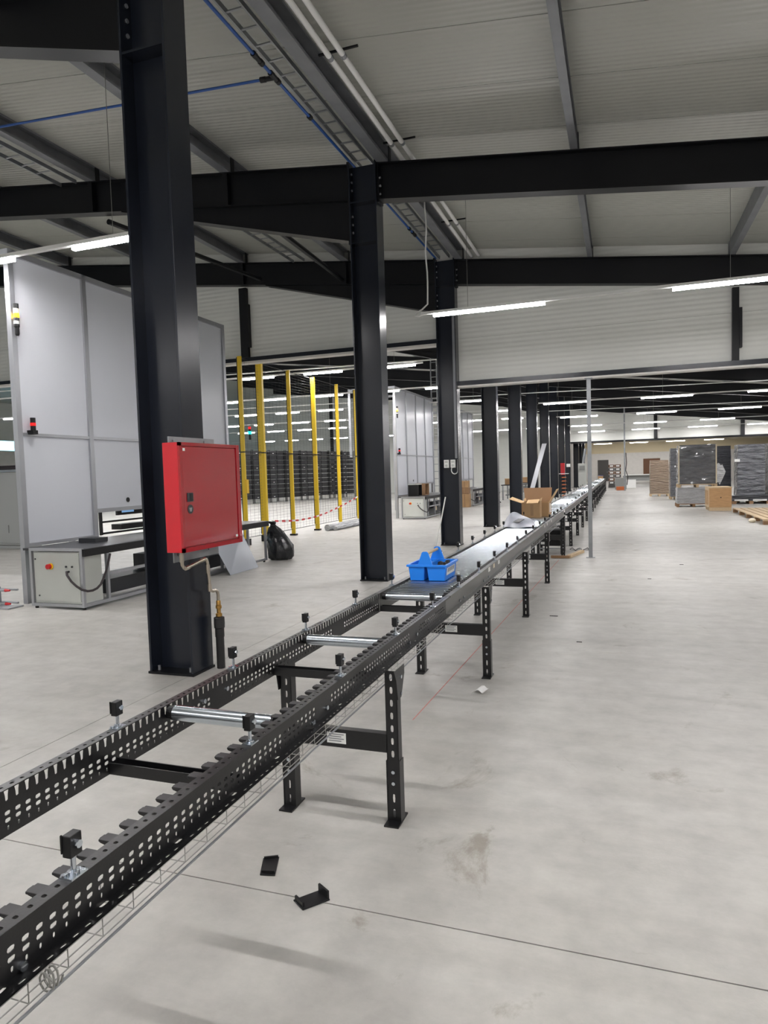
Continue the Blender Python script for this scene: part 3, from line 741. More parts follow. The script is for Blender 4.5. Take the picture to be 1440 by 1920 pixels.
# small fittings on the far columns
for i, (k, z, h, m, nm, lab, cat) in enumerate(((8, 1.25, .75, 'red_paint', 'fire_cabinet', 'small red fire cabinet on a far column', 'cabinet'), (9, 1.75, .22, 'white_plastic', 'switch_box', 'white switch box on a far column', 'switch'))):
    y = YK[k] - .2
    t = thing(nm, lab, cat, (-3.55, y, z))
    B(-3.68, -3.42, y, y + .19, z, z + h).build('housing', m, t, bevel=.01); B(-3.66, -3.44, y - .012, y - .001, z + .03, z + h - .03).build('door', m, t, bevel=.004)
# standing post in front of the opening
p = thing('steel_post', 'slim grey square post standing alone in the opening right of the conveyor', 'post', (-.55, 13.03, 0))
B(-.585, -.515, 13.0, 13.06, .008, 3.28).build('post', 'galv', p, bevel=.003)
B(-.63, -.47, 12.95, 13.11, .0005, .008).build('foot_plate', 'galv', p)
B(-.62, -.48, 12.96, 13.10, 3.28, 3.29).build('head_plate', 'galv', p)
p = thing('steel_post', 'slim grey post standing far away beside the pallet stacks', 'post', (.22, 49.6, 0))
B(.17, .27, 49.55, 49.65, .008, 5.85).build('post', 'galv', p); B(.1, .34, 49.48, 49.72, .0005, .008).build('foot_plate', 'galv', p)
MB().tube([(.30, 49.5, 2.6), (.34, 49.48, 1.9), (.28, 49.48, 1.4), (.42, 49.45, 1.0), (.36, 49.45, .4)], .03, 6).build('hanging_cable', 'cable_dark', p)

# ------------------------------------------------------------------ on the conveyor
t = thing('tool_caddy', 'blue plastic two-bin tool caddy with wooden handle bar', 'tool caddy', (-1.36, 4.97, .861))
xa, xb2, ya, yb, za, zb = -1.505, -1.225, 4.80, 5.14, .8605, .975
def bin_(x0, x1):
    i = .006
    m = B(x0 + .012, x1 - .012, ya + .012, yb - .012, za, za + i)
    def wl_(a, b, c, d):   # tapering wall between bottom edge a-b and top edge c-d
        m.plate(a, b, c, d, .004)
    bx0, bx1, by0, by1 = x0 + .012, x1 - .012, ya + .012, yb - .012
    wl_((bx0, by0, za), (bx1, by0, za), (x1, ya, zb), (x0, ya, zb)); wl_((bx1, by1, za), (bx0, by1, za), (x0, yb, zb), (x1, yb, zb))
    wl_((bx1, by0, za), (bx1, by1, za), (x1, yb, zb), (x1, ya, zb)); wl_((bx0, by1, za), (bx0, by0, za), (x0, ya, zb), (x0, yb, zb))
    return m.build('bin', 'blue_plastic', t)
xm = -1.375
bin_(xa, xm - .012); br = bin_(xm + .012, xb2)
m = B(xa - .014, xb2 + .014, ya - .016, ya + .002, zb - .012, zb + .004).box(xa - .014, xb2 + .014, yb - .002, yb + .016, zb - .012, zb + .004)
m.box(xa - .014, xa + .004, ya, yb, zb - .012, zb + .004).box(xb2 - .004, xb2 + .014, ya, yb, zb - .012, zb + .004).box(xm - .014, xm + .014, ya, yb, zb - .006, zb + .002)
m.build('rim', 'blue_plastic', t, bevel=.002)
for y in (ya - .012, yb + .002):
    MB().prism([(xm - .062, zb - .012), (xm + .062, zb - .012), (xm + .024, zb + .095), (xm + .012, zb + .102), (xm - .012, zb + .102), (xm - .024, zb + .095)], 'y', y, y + .010).build('upright', 'blue_plastic', t, bevel=.002)
MB().cyl((xm, ya - .002, zb + .082), (xm, yb + .002, zb + .082), .011, 12).build('handle_bar', 'wood', t, smooth=True)
st = MB().plate((xb2 - .0045, ya + .05, za + .035), (xb2 - .0045, yb - .05, za + .035), (xb2 + .0015, yb - .05, zb - .025), (xb2 + .0015, ya + .05, zb - .025), .002).build('name_sticker', 'label_white', br)
m = MB()
for k in range(6):
    y = ya + .07 + k * .035
    m.plate((xb2 - .0012, y, za + .055), (xb2 - .0012, y + .022, za + .055), (xb2 + .003, y + .022, za + .085), (xb2 + .003, y, za + .085), .001)
m.build('sticker_print', 'print_grey', br)
# things in the right bin
for i, (x, y, r) in enumerate(((-1.30, 4.90, .03), (-1.275, 4.98, .036), (-1.32, 5.03, .03), (-1.28, 5.08, .028))):
    m = MB().lathe([(r * .5, .872), (r, .89), (r * .95, .935), (r * .6, .955 + .008 * i), (r * .25, .975)], x, y, 9)
    m.map(lambda p: (p.x + .006 * math.sin(p.z * 90 + p.y * 40), p.y + .006 * math.cos(p.z * 70), p.z))
    m.build('plastic_clip', 'black_plastic', origin=(x, y, .872), label='black plastic clip in the caddy bin, %s from the front' % ORD[i], cat='clip', group='clips in the blue caddy')
# grey crumpled film with a black square on the rollers
def sheet(fn, nu, nv, t=.002):
    vs = [fn(u / nu, v / nv) for v in range(nv + 1) for u in range(nu + 1)]
    lo = [(p[0], p[1], p[2] - t) for p in vs]; n = len(vs); w = nu + 1
    fs = []
    for v in range(nv):
        for u in range(nu):
            a = v * w + u
            fs += [(a, a + 1, a + w + 1, a + w), (n + a + w, n + a + w + 1, n + a + 1, n + a)]
    for u in range(nu):
        a = u; b = nv * w + u
        fs += [(a, n + a, n + a + 1, a + 1), (b + 1, n + b + 1, n + b, b)]
    for v in range(nv):
        a = v * w; b = v * w + nu
        fs += [(a + w, n + a + w, n + a, a), (b, n + b, n + b + w, b + w)]
    return MB().add(vs, fs)
t = thing('plastic_cover', 'pale grey folded plastic cover with black patch on the rollers', 'cover', (-1.36, 9.6, .862))
def cov(u, v):
    a = (u - .5) * 2; b = (v - .5) * 2
    r = math.sqrt(max(0, 1 - .75 * (a * a)))
    z = .866 + .23 * max(0, 1 - a * a) * (1 - v) ** 1.0 * (.75 + .25 * math.sin(5 * u + 1)) + .012 * math.sin(9 * u + 7 * v) * (1 - abs(a)) + .006
    return (-1.36 + a * .26 * (.75 + .25 * r) + .03 * b, 9.62 - b * .30 * r, z)
sheet(cov, 24, 14).map(lambda p: (p.x, p.y, max(p.z, .8635))).build('cover', 'film_grey', t, smooth=True)
MB().plate((-1.44, 9.50, .93), (-1.35, 9.47, .925), (-1.28, 9.53, .965), (-1.37, 9.56, .97), .006).build('patch', 'black_plastic', t)
# open cardboard boxes
t = thing('cardboard_box', 'large open cardboard box with raised flaps on the conveyor', 'box', (-1.38, 11.9, .861), 'cardboard boxes on the conveyor')
x0, x1, y0, y1, z0, z1 = -1.62, -1.17, 11.72, 12.20, .8605, 1.09
m = B(x0, x1, y0, y1, z0, z0 + .006); m.build('base', 'cardboard', t)
B(x0, x1, y0, y0 + .006, z0 + .006, z1).build('side', 'cardboard', t); B(x0, x1, y1 - .006, y1, z0 + .006, z1).build('side', 'cardboard', t)
B(x0, x0 + .006, y0 + .006, y1 - .006, z0 + .006, z1).build('side', 'cardboard', t); B(x1 - .006, x1, y0 + .006, y1 - .006, z0 + .006, z1).build('side', 'cardboard', t)
MB().plate((x0, y1, z1), (x1, y1, z1), (x1 + .01, y1 + .06, z1 + .24), (x0 - .03, y1 + .06, z1 + .24), .006).build('flap', 'cardboard_dark', t)
MB().plate((x1, y0, z1), (x1, y1, z1), (x1 + .13, y1 - .02, z1 + .22), (x1 + .13, y0 + .03, z1 + .22), .006).build('flap', 'cardboard_in', t)
MB().plate((x0, y1, z1), (x0, y0, z1), (x0 - .22, y0 + .05, z1 + .07), (x0 - .22, y1 - .04, z1 + .09), .006).build('flap', 'cardboard_in', t)
B(x1 + .0005, x1 + .0015, y0 + .2, y0 + .34, z0 + .05, z1 - .02).build('sticker', 'label_white', t)
t = thing('cardboard_box', 'small half open cardboard box in front of the large one', 'box', (-1.43, 11.5, .861), 'cardboard boxes on the conveyor')
x0, x1, y0, y1, z1 = -1.53, -1.275, 11.38, 11.66, 1.13
B(x0, x1, y0, y1, z0, z0 + .005).build('base', 'cardboard', t)
B(x0, x1, y0, y0 + .005, z0 + .005, z1 - .03).build('side', 'cardboard', t); B(x0, x1, y1 - .005, y1, z0 + .005, z1).build('side', 'cardboard', t)
B(x0, x0 + .005, y0 + .005, y1 - .005, z0 + .005, z1).build('side', 'cardboard', t); B(x1 - .005, x1, y0 + .005, y1 - .005, z0 + .005, z1).build('side', 'cardboard', t)
MB().plate((x0 + .03, y1 - .01, z1 + .01), (x0 + .03, y0 + .01, z1 - .04), (x1 - .03, y0 + .01, z1 - .03), (x1 - .03, y1 - .01, z1 + .02), .005).build('flap', 'cardboard_in', t)
MB().plate((x0, y0, z1), (x0, y1, z1), (x0 - .012, y1, z1 + .05), (x0 - .012, y0 + .03, z1 + .04), .005).build('flap', 'cardboard_in', t)
MB().plate((x1, y1, z1), (x1, y0, z1), (x1 + .012, y0 + .03, z1 + .04), (x1 + .012, y1, z1 + .05), .005).build('flap', 'cardboard_in', t)
B(x0 + .10, x0 + .15, y0 - .001, y0 - .0002, z0 + .03, z1 - .05).build('tape', 'tape', t)

# ------------------------------------------------------------------ on the floor
def clip(name, pts, lips, lab):
    o = thing(name, lab, 'plastic clip', tuple(Vector(pts[0]) * .5 + Vector(pts[2]) * .5), 'black clips on the floor')
    MB().plate(*pts, .006).build('plate', 'black_plastic', o, bevel=.001)
    for a, b, h in lips:
        a, b = Vector(a), Vector(b); d = (b - a); n = Vector((-d.y, d.x, 0)).normalized() * .008
        MB().hexa([a, b, b + n, a + n, a + Vector((0, 0, h)), b + Vector((0, 0, h)), b + n + Vector((0, 0, h)), a + n + Vector((0, 0, h))]).build('lip', 'black_plastic', o)
clip('end_clip', [(-1.441, 2.398, .001), (-1.377, 2.412, .001), (-1.425, 2.539, .001), (-1.487, 2.508, .001)], [((-1.44, 2.41, .006), (-1.385, 2.422, .006), .010), ((-1.478, 2.50, .006), (-1.424, 2.528, .006), .010)], 'flat black plastic clip lying on the floor left of the joint line')
clip('end_clip', [(-1.228, 2.285, .001), (-1.166, 2.242, .001), (-1.092, 2.330, .001), (-1.155, 2.372, .001)], [((-1.222, 2.286, .006), (-1.172, 2.252, .006), .018), ((-1.156, 2.362, .006), (-1.100, 2.326, .006), .032)], 'black plastic clip with raised ends lying on the floor joint')
sheet(lambda u, v: (-1.07 + .09 * u + .02 * v, 4.86 + .12 * v + .06 * math.sin(3 * u), .006 + .02 * abs(math.sin(4 * u))), 6, 4).build('paper_scrap', 'label_white', origin=(-1.03, 4.9, 0), label='small white scrap of paper on the floor beside a conveyor leg', cat='paper')
MB().plate((-1.345, 4.27, .0006), (-1.337, 4.27, .0006), (-1.083, 12.6, .0006), (-1.093, 12.6, .0006), .0006).build('laser_line', 'laser_red', origin=(-1.2, 8, 0), label='faint red laser line painted on the floor under the conveyor', cat='laser line')  # red light of a laser line, painted as a thin flat strip
for i, (x, y, l) in enumerate(((-.42, 6.62, .05), (-.78, 7.75, .09), (.35, 10.6, .05), (.9, 12.2, .06))):
    B(x, x + l, y, y + .012, .0004, .006).build('floor_scrap', 'cable_dark', origin=(x, y, 0), label='tiny dark scrap on the open floor, %s from the camera' % ORD[i], cat='scrap', group='dark scraps on the floor')
# timber under the leg by the drive unit, cables beside it
B(-1.25, -.92, 12.80, 12.87, .0085, .05).build('timber_block', 'cardboard_dark', origin=(-1.1, 12.83, 0), label='dark timber offcut across a conveyor foot', cat='timber')
MB().hexa([(-.98, 12.9, .001), (-.90, 12.88, .001), (-.70, 13.75, .001), (-.78, 13.77, .001), (-.98, 12.9, .05), (-.90, 12.88, .05), (-.70, 13.75, .05), (-.78, 13.77, .05)]).build('timber_block', 'wood', origin=(-.85, 13.3, 0), label='pale timber batten on the floor behind a conveyor foot', cat='timber')
MB().tube([(-1.0 + .42 * k / 14, 14.2 + .22 * math.sin(k * 1.3), .012 + .01 * (k % 2)) for k in range(15)], .009, 6).build('loose_cable', 'cable_dark', origin=(-.8, 13.3, 0), label='tangle of dark cable at the foot of the slim post', cat='cable')

# ------------------------------------------------------------------ machines in white housings
def machine(lab):
    t = thing('packing_machine', lab, 'machine', (-7.1, 6.95, 0), 'machines in white housings')
    fx, ys, zt = -7.70, [7.07, 8.38, 9.70, 11.0, 12.2], 4.80
    pw = .04
    # base cabinet
    c = B(-7.47, -6.66, 6.985, 7.34, .07, .755).build('cabinet', 'cab_grey', t, bevel=.004)
    B(-7.45, -6.69, 6.968, 6.984, .10, .745).build('cabinet_door', 'cab_grey', c, bevel=.004)
    MB().cyl((-7.16, 6.967, .565), (-7.16, 6.955, .565), .042, 20).build('stop_disc', 'yellow_plastic', c)
    MB().cyl((-7.17, 6.955, .565), (-7.17, 6.915, .565), .034, 20).build('stop_button', 'red_plastic', c)
    for x, z in ((-7.42, .66), (-7.38, .17)): MB().cyl((x, 6.967, z), (x, 6.96, z), .011, 10).build('door_lock', 'dark_plastic', c)
    for x, z in ((-6.90, .565), (-6.80, .565), (-6.86, .50)): MB().cyl((x, 6.967, z), (x, 6.952, z), .013, 10).build('socket', 'dark_plastic', c)
    # aluminium frame
    def al(nm, *a): return B(*a).build(nm, 'alu', t)
    al('frame_post', -7.51, -7.47, 6.95, 6.99, .03, .77); al('frame_post', -6.66, -6.62, 6.95, 6.99, .03, .77)
    al('frame_rail', -7.51, -6.62, 6.95, 6.99, .77, .805); al('frame_rail', -7.47, -6.66, 6.95, 6.99, .03, .068)
    al('frame_rail', -6.66, -6.62, 6.99, 11.8, .03, .075); al('frame_rail', -6.66, -6.62, 7.42, 10.9, .40, .44); al('frame_rail', -7.5, -7.46, 7.4, 11.8, .03, .075)
    for y in (7.40, 8.35, 9.3, 10.2, 11.1, 11.76): al('frame_post', -6.66, -6.62, y, y + .04, .075 if y < 11.7 else .03, .70)
    for y in (8.35, 10.2, 11.76): al('frame_post', -7.5, -7.46, y, y + .04, .075, .77)
    for x in (-7.44, -6.64):
        for y in (6.97, 11.7): MB().cyl((x, y, .001), (x, y, .03), .022, 10).build('foot', 'black_plastic', t)
    # table
    B(-7.66, -6.60, 6.995, 11.85, .77, .80).build('table_top', 'table_black', t)
    B(-6.62, -6.585, 6.96, 11.85, .70, .795).build('table_skirt', 'black_plastic', t)
    B(-7.3, -6.8, 7.6, 11.3, .10, .30).build('base_plates', 'dark_plastic', t)
    B(-7.1, -6.75, 8.5, 8.9, .31, .55).build('drive_box', 'dark_plastic', t)
    B(-7.2, -6.8, 9.5, 10.6, .31, .50).build('drive_box', 'galv_dull', t)
    for y in (8.62, 8.72): MB().cyl((-6.69, y, .22), (-6.69, y, .38), .035, 12).build('air_filter', 'cream', t)
    B(-6.72, -6.67, 8.56, 8.60, .32, .40).build('valve_knob', 'red_plastic', t)
    # tall housing
    for i, y in enumerate(ys):
        al('housing_post', fx - pw, fx + pw, y - pw, y + pw, .03 if i in (0, 4) else .805, zt)
    al('housing_rail', fx - pw, fx + pw, ys[0] + pw, ys[-1] - pw, zt - .08, zt - .001)
    for y in (ys[0], ys[2], ys[-1]): al('housing_rail', -9.4, fx - pw, y - pw, y + pw, zt - .08, zt - .001); al('housing_post', -9.48, -9.4, y - pw, y + pw, 2.3 if y == ys[0] else .03, zt)
    for i in range(4):
        a, b = ys[i] + pw, ys[i + 1] - pw
        al('housing_rail', fx - .03, fx + .03, a, b, 2.325, 2.365)
        zb = .85 if i == 0 else 1.25
        al('housing_rail', fx - .03, fx + .035, a, b, zb - .06 if i else .808, zb)
        B(fx - .006, fx + .006, a, b, 2.366, zt - .081).build('housing_panel', 'frosted', t)
        B(fx - .006, fx + .006, a, b, zb + .001, 2.324).build('housing_panel', 'frosted', t)
    MB().cyl((fx + .007, 9.15, 1.36), (fx + .015, 9.15, 1.36), .04, 16).build('sight_hole', 'black_plastic', t)
    # equipment seen in the gap below the panels
    for y in (8.75, 10.0, 11.4): B(-7.95, -7.91, y, y + .04, .805, 1.24).build('rack_post', 'black_plastic', t)
    for z in (.815, 1.0, 1.19): B(-7.95, -7.91, 8.79, 11.4, z, z + .03).build('rack_bar', 'black_plastic', t)
    B(-8.1, -7.9, 9.2, 11.2, .86, .95).build('tray', 'black_plastic', t); B(-8.0, -7.85, 10.1, 11.1, 1.03, 1.08).build('tray', 'cab_midgrey', t)
    sc = B(-8.0, -7.96, 9.2, 9.9, 1.10, 1.22).build('screen', 'black_plastic', t); B(-7.958, -7.955, 9.3, 9.6, 1.14, 1.18).build('screen_image', 'screen_glow', sc)
    # signal tower and beacon on the corner post
    x, y = -7.60, 7.06
    s = MB().lathe([(.02, 3.65), (.028, 3.67), (.028, 3.76), (.036, 3.765), (.036, 3.80)], x, y, 14).build('signal_tower', 'black_plastic', t); MB().cyl((x, y, 4.005), (x, y, 4.07), .035, 14).build('cap', 'black_plastic', s)
    for k, (z, m) in enumerate(((3.80, 'cab_grey'), (3.845, 'dark_plastic'), (3.885, 'amber_glow'), (3.945, 'cream'))): MB().cyl((x, y, z), (x, y, z + (.06 if k > 1 else .042)), .035, 14).build('segment', m, s)
    q = MB().cyl((-7.61, 7.24, 2.40), (-7.61, 7.24, 2.57), .035, 14).box(-7.68, -7.57, 7.20, 7.28, 2.345, 2.40).build('beacon', 'black_plastic', t)
    MB().cyl((-7.61, 7.24, 2.46), (-7.61, 7.24, 2.50), .0365, 14).build('beacon_band', 'red_glow', q)
    # cable from the cabinet to the table
    MB().tube([(-6.89, 6.955, .50), (-6.85, 6.92, .46), (-6.78, 6.915, .38), (-6.70, 6.915, .32), (-6.62, 6.92, .275), (-6.57, 6.97, .25), (-6.565, 7.05, .245), (-6.565, 7.13, .26), (-6.565, 7.20, .30), (-6.565, 7.26, .38), (-6.565, 7.31, .46), (-6.565, 7.37, .60), (-6.57, 7.41, .69)], .016, 8).build('cable', 'cable_dark', t, smooth=True)
    return t
m1 = machine('nearest machine with tall white housing, behind the nearest column')
tree(m1, (0, 16.3, 0), 'second machine with tall white housing, between the second and third columns')
tree(m1, (0, 24.65, 0), 'third machine with tall white housing, just right of the third column')
B(-7.42, -7.12, 7.75, 8.0, .801, .86).build('grey_case', 'dark_plastic', origin=(-7.27, 7.9, .8), label='flat dark grey case on the nearest machine table', cat='case')
B(-6.95, -6.90, 8.6, 8.95, .801, .815).build('pen', 'red_plastic', origin=(-6.9, 8.7, .8), label='small red marker on the nearest machine table', cat='marker')
# things on and around the second and third machine
for i, (x, y, w, h, m) in enumerate(((-7.25, 23.95, .45, .42, 'black_plastic'), (-7.25, 24.85, .55, .42, 'cardboard_dark'))):
    t = thing('open_tray_box', ['black open box on the second machine table', 'brown open box on the second machine table'][i], 'box', (x, y, .8), 'boxes on the second machine table')
    z = .8015
    B(x - .2, x + .2, y, y + w, z, z + .02).build('base', m, t); B(x - .2, x + .2, y, y + .02, z + .02, z + h).build('side', m, t); B(x - .2, x + .2, y + w - .02, y + w, z + .02, z + h).build('side', m, t)
    B(x - .2, x - .18, y + .02, y + w - .02, z + .02, z + h).build('side', m, t); B(x - .2, x + .2, y, y + w, z + h, z + h + .02).build('lid', 'cab_grey' if i == 0 else 'cardboard_dark', t)
for i, (x, y, z, w, h, m) in enumerate(((-7.05, 30.7, .002, .42, .62, 'cardboard'), (-7.05, 30.72, .63, .40, .28, 'cardboard_dark'), (-7.02, 30.72, .92, .36, .30, 'cardboard'))):
    t = thing('cardboard_box', ['lowest tall carton of the stack in front of the third machine', 'middle carton of the stack in front of the third machine', 'topmost carton of the stack in front of the third machine'][i], 'box', (x, y, z), 'cartons by the third machine')
    B(x, x + w, y, y + w, z, z + h).build('carton', m, t, bevel=.006); B(x + w * .42, x + w * .58, y - .002, y, z + .02, z + h - .02).build('tape', 'tape', t)
t = thing('office_chair', 'dark office chair at the third machine table', 'chair', (-6.12, 34.6, 0))
MB().lathe([(.26, .48), (.27, .52), (.25, .56)], -6.12, 34.6, 16).build('seat', 'dark_plastic', t, smooth=True)
MB().plate((-6.40, 34.4, .62), (-6.40, 34.85, .62), (-6.50, 34.82, 1.32), (-6.50, 34.43, 1.32), .05).build('backrest', 'dark_plastic', t, bevel=.03)
MB().cyl((-6.12, 34.6, .1), (-6.12, 34.6, .48), .03, 10).build('column', 'black_plastic', t)
MB().tube([(-6.32, 34.6, .5), (-6.42, 34.62, .56), (-6.42, 34.62, .7)], .02, 6).build('back_arm', 'black_plastic', t)
for k in range(5):
    a = k * 2 * math.pi / 5
    MB().cyl((-6.12, 34.6, .1), (-6.12 + .28 * math.cos(a), 34.6 + .28 * math.sin(a), .05), .018, 6).cyl((-6.12 + .28 * math.cos(a), 34.6 + .28 * math.sin(a) - .015, .03), (-6.12 + .28 * math.cos(a), 34.6 + .28 * math.sin(a) + .015, .03), .029, 10).build('leg', 'black_plastic', t)
# rail ends left of the nearest machine
t = thing('guide_rails', 'low silver guide rails with red end caps left of the nearest machine', 'rails', (-8.4, 7.1, 0))
for z in (.07, .25):
    MB().cyl((-9.6, 6.82, z), (-7.82, 6.82, z), .018, 10).build('rail', 'alu', t, smooth=True); MB().cyl((-7.82, 6.82, z), (-7.74, 6.82, z), .022, 10, .012).build('end_cap', 'red_plastic', t)
    MB().cyl((-9.6, 7.0, z - .02), (-7.8, 7.0, z - .02), .014, 8).build('rail', 'alu', t, smooth=True)
for x in (-9.3, -8.65, -8.12): B(x, x + .05, 6.85, 6.97, .002, .27).build('stand', 'galv_dull', t)
B(-9.6, -7.72, 6.76, 7.01, .002, .02).build('base_rail', 'alu', t)
# grey control cabinet farther left
t = thing('control_cabinet', 'tall grey control cabinet seen left of the nearest machine', 'cabinet', (-15.5, 13.6, 0))
B(-16.3, -14.6, 13.35, 14.0, .1, 1.98).build('body', 'cab_midgrey', t, bevel=.01); B(-16.25, -15.5, 13.33, 13.348, .15, 1.93).build('door', 'cab_midgrey', t, bevel=.004); B(-15.46, -14.68, 13.33, 13.348, .15, 1.93).build('door', 'cab_midgrey', t, bevel=.004)
B(-16.3, -14.6, 13.4, 13.95, .002, .1).build('plinth', 'cab_midgrey', t); B(-15.15, -15.02, 13.31, 13.329, .42, .62).build('lock_plate', 'cab_midgrey', t)
t = thing('cable_chain', 'dark cable run on a shelf above the grey control cabinet', 'cables', (-15.4, 13.9, 2.2))
B(-17.0, -13.6, 13.5, 13.9, 2.0, 2.06).build('shelf', 'galv', t)
for k, z in enumerate((2.09, 2.15)): MB().cyl((-17.0, 13.6 + .1 * k, z), (-13.6, 13.6 + .1 * k, z), .03, 8).build('cable', 'cable_dark', t)

# sheet of metal leaning on the table frame, refuse bag
MB().plate((-6.33, 9.98, .003), (-6.36, 10.98, .003), (-6.575, 10.78, .70), (-6.575, 9.76, .70), .004).build('metal_sheet', 'sheet_grey', origin=(-6.35, 10.5, 0), label='plain grey metal sheet leaning on the nearest machine table', cat='metal sheet')
t = thing('refuse_bag', 'full black refuse bag standing at the end of the machine table', 'bag', (-6.5, 12.15, 0))
prof = [(.06, .0), (.20, .005), (.245, .05), (.255, .16), (.25, .28), (.22, .42), (.17, .54), (.11, .63), (.05, .68), (.045, .70), (.075, .74), (.06, .76)]
m = MB().lathe(prof, -6.5, 12.15, 26)
m.map(lambda p: (p.x - .36 * max(0, p.z - .25) + .018 * math.sin(9 * math.atan2(p.y - 12.15, p.x + 6.5) + 12 * p.z), p.y + .016 * math.cos(7 * math.atan2(p.y - 12.15, p.x + 6.5) + 15 * p.z), max(.001, p.z + .01 * math.sin(20 * p.x))))
m.build('bag', 'bag_black', t, smooth=True)
MB().tube([(-6.66 + .055 * math.cos(a), 12.15 + .055 * math.sin(a), .69) for a in [k * math.pi / 6 for k in range(13)]], .01, 6).build('tie', 'black_plastic', t)

# ------------------------------------------------------------------ yellow safety fence
t = thing('safety_fence', 'tall yellow post safety fence with black wire mesh', 'fence', (-8.75, 18.5, 0))
FY = [(14.6, .05, .10), (15.55, .09, .16), (17.15, .05, .10), (18.75, .06, .12), (20.55, .05, .10), (22.2, .05, .10)]
for i, (y, w, d) in enumerate(FY):
    p = B(-8.75 - d / 2, -8.75 + d / 2, y - w / 2, y + w / 2, .16, 4.62).build('post', 'yellow_paint', t)
    B(-8.84, -8.66, y - .07, y + .07, .001, .16 if i < 2 else .05).build('foot', 'black_plastic', p)
    if i >= 2: B(-8.75 - d / 2, -8.75 + d / 2, y - w / 2, y + w / 2, .05, .16).build('stub', 'yellow_paint', p)
    B(-8.75 - d / 2 - .004, -8.75 + d / 2 + .004, y - w / 2 - .004, y + w / 2 + .004, 2.28, 2.31).build('band', 'black_plastic', p)
    B(-8.75 - d / 2 - .022, -8.75 - d / 2 - .001, y - w / 2, y + w / 2, .2, 4.6).build('edge_profile', 'mesh_black', p)
for i in range(5):
    a, b = FY[i][0] + FY[i][1] / 2 + .005, FY[i + 1][0] - FY[i + 1][1] / 2 - .02
    for z0, z1 in ((.18, 2.25), (2.33, 4.58)):
        m = MB(); z = z0
        while z <= z1: m.cyl((-8.75, a, z), (-8.75, b, z), .0018, 4); z += .075
        y = a
        while y <= b: m.cyl((-8.748, y, z0), (-8.748, y, z1), .0018, 4); y += .2
        for z in (z0, z1): m.cyl((-8.75, a, z), (-8.75, b, z), .008, 6)
        m.build('wire_mesh', 'mesh_black', t)
q = MB().cyl((-8.66, 14.8, 2.60), (-8.66, 14.8, 2.92), .03, 12).build('signal_lamp', 'black_plastic', t)
MB().cyl((-8.66, 14.8, 2.74), (-8.66, 14.8, 2.80), .045, 14).build('green_segment', 'cyan_glow', q); MB().cyl((-8.66, 14.8, 2.86), (-8.66, 14.8, 2.92), .034, 14).build('red_segment', 'red_glow', q)
B(-8.72, -8.66, 14.56, 14.66, 1.28, 1.62).build('gate_lock', 'yellow_plastic', t)
t = thing('barrier_tape', 'red and white barrier tape sagging along the safety fence', 'tape', (-8.66, 18.8, .4))
pts = [(15.7, .49), (16.5, .43), (17.3, .39), (18.2, .40), (19.0, .45), (20.0, .57), (21.0, .71), (21.9, .87)]
def tz(y):
    for (a, za), (b, zb) in zip(pts, pts[1:]):
        if a <= y <= b: return za + (zb - za) * (y - a) / (b - a)
    return .5
for k in range(31):
    y = 15.7 + .2 * k
    MB().plate((-8.66, y, tz(y)), (-8.66, y + .2, tz(y + .2)), (-8.66, y + .2, tz(y + .2) + .05), (-8.66, y, tz(y) + .05), .002).build('stripe', 'red_plastic' if k % 2 else 'label_white', t)
t = thing('wrapped_bundle', 'long clear wrapped bundle on the floor beside the safety fence', 'bundle', (-8.35, 20.0, 0))
m = MB().cyl((-8.32, 18.5, .10), (-8.32, 22.5, .10), .095, 14).cyl((-8.15, 18.7, .07), (-8.15, 22.3, .07), .068, 14).build('bundle', 'wrap_clear', t, smooth=True)

# ------------------------------------------------------------------ black crate racks far behind the fence
def rack(i, org, rz, first=None):
    lab = 'black crate rack behind the safety fence, %s from the left' % ORD[i]
    W, D, Hh, n = 1.36, .9, 3.45, 10
    t = thing('crate_rack', lab, 'rack', org, 'black crate racks'); t.rotation_euler = (0, 0, rz)
    if first is not None:
        for ch in first.children:
            c = ch.copy(); COL.objects.link(c); c.parent = t
        return t
    def part(nm, m, *a):
        o = B(*a); me = o.build(nm, m); me.parent = t; return me
    for x in (.02, W - .06): 
        for y in (0, D - .04): part('upright', 'mesh_black', x, x + .04, y, y + .04, .001, Hh)
    for k in range(n):
        z = .30 + k * .315
        part('shelf', 'mesh_black', .06, W - .06, .0, D, z - .02, z)
        for x in (.09, .70): part('crate', 'crate_black', x, x + .56, .05, D - .05, z + .001, z + .25)
        if k % 3 == 0: part('tag', 'label_white', .3, .42, .044, .049, z + .06, z + .10)  # whitish highlights between crate layers, added as small white plates
    return t
ra, rb = Vector((-23.6, 34.2, 0)), Vector((-18.4, 48.6, 0)); dv = (rb - ra); rz = math.atan2(dv.y, dv.x); n = int(dv.length / 1.40)
f0 = None
for i in range(n):
    o = rack(i, tuple(ra + dv.normalized() * 1.40 * i), rz, f0)
    if f0 is None: f0 = o

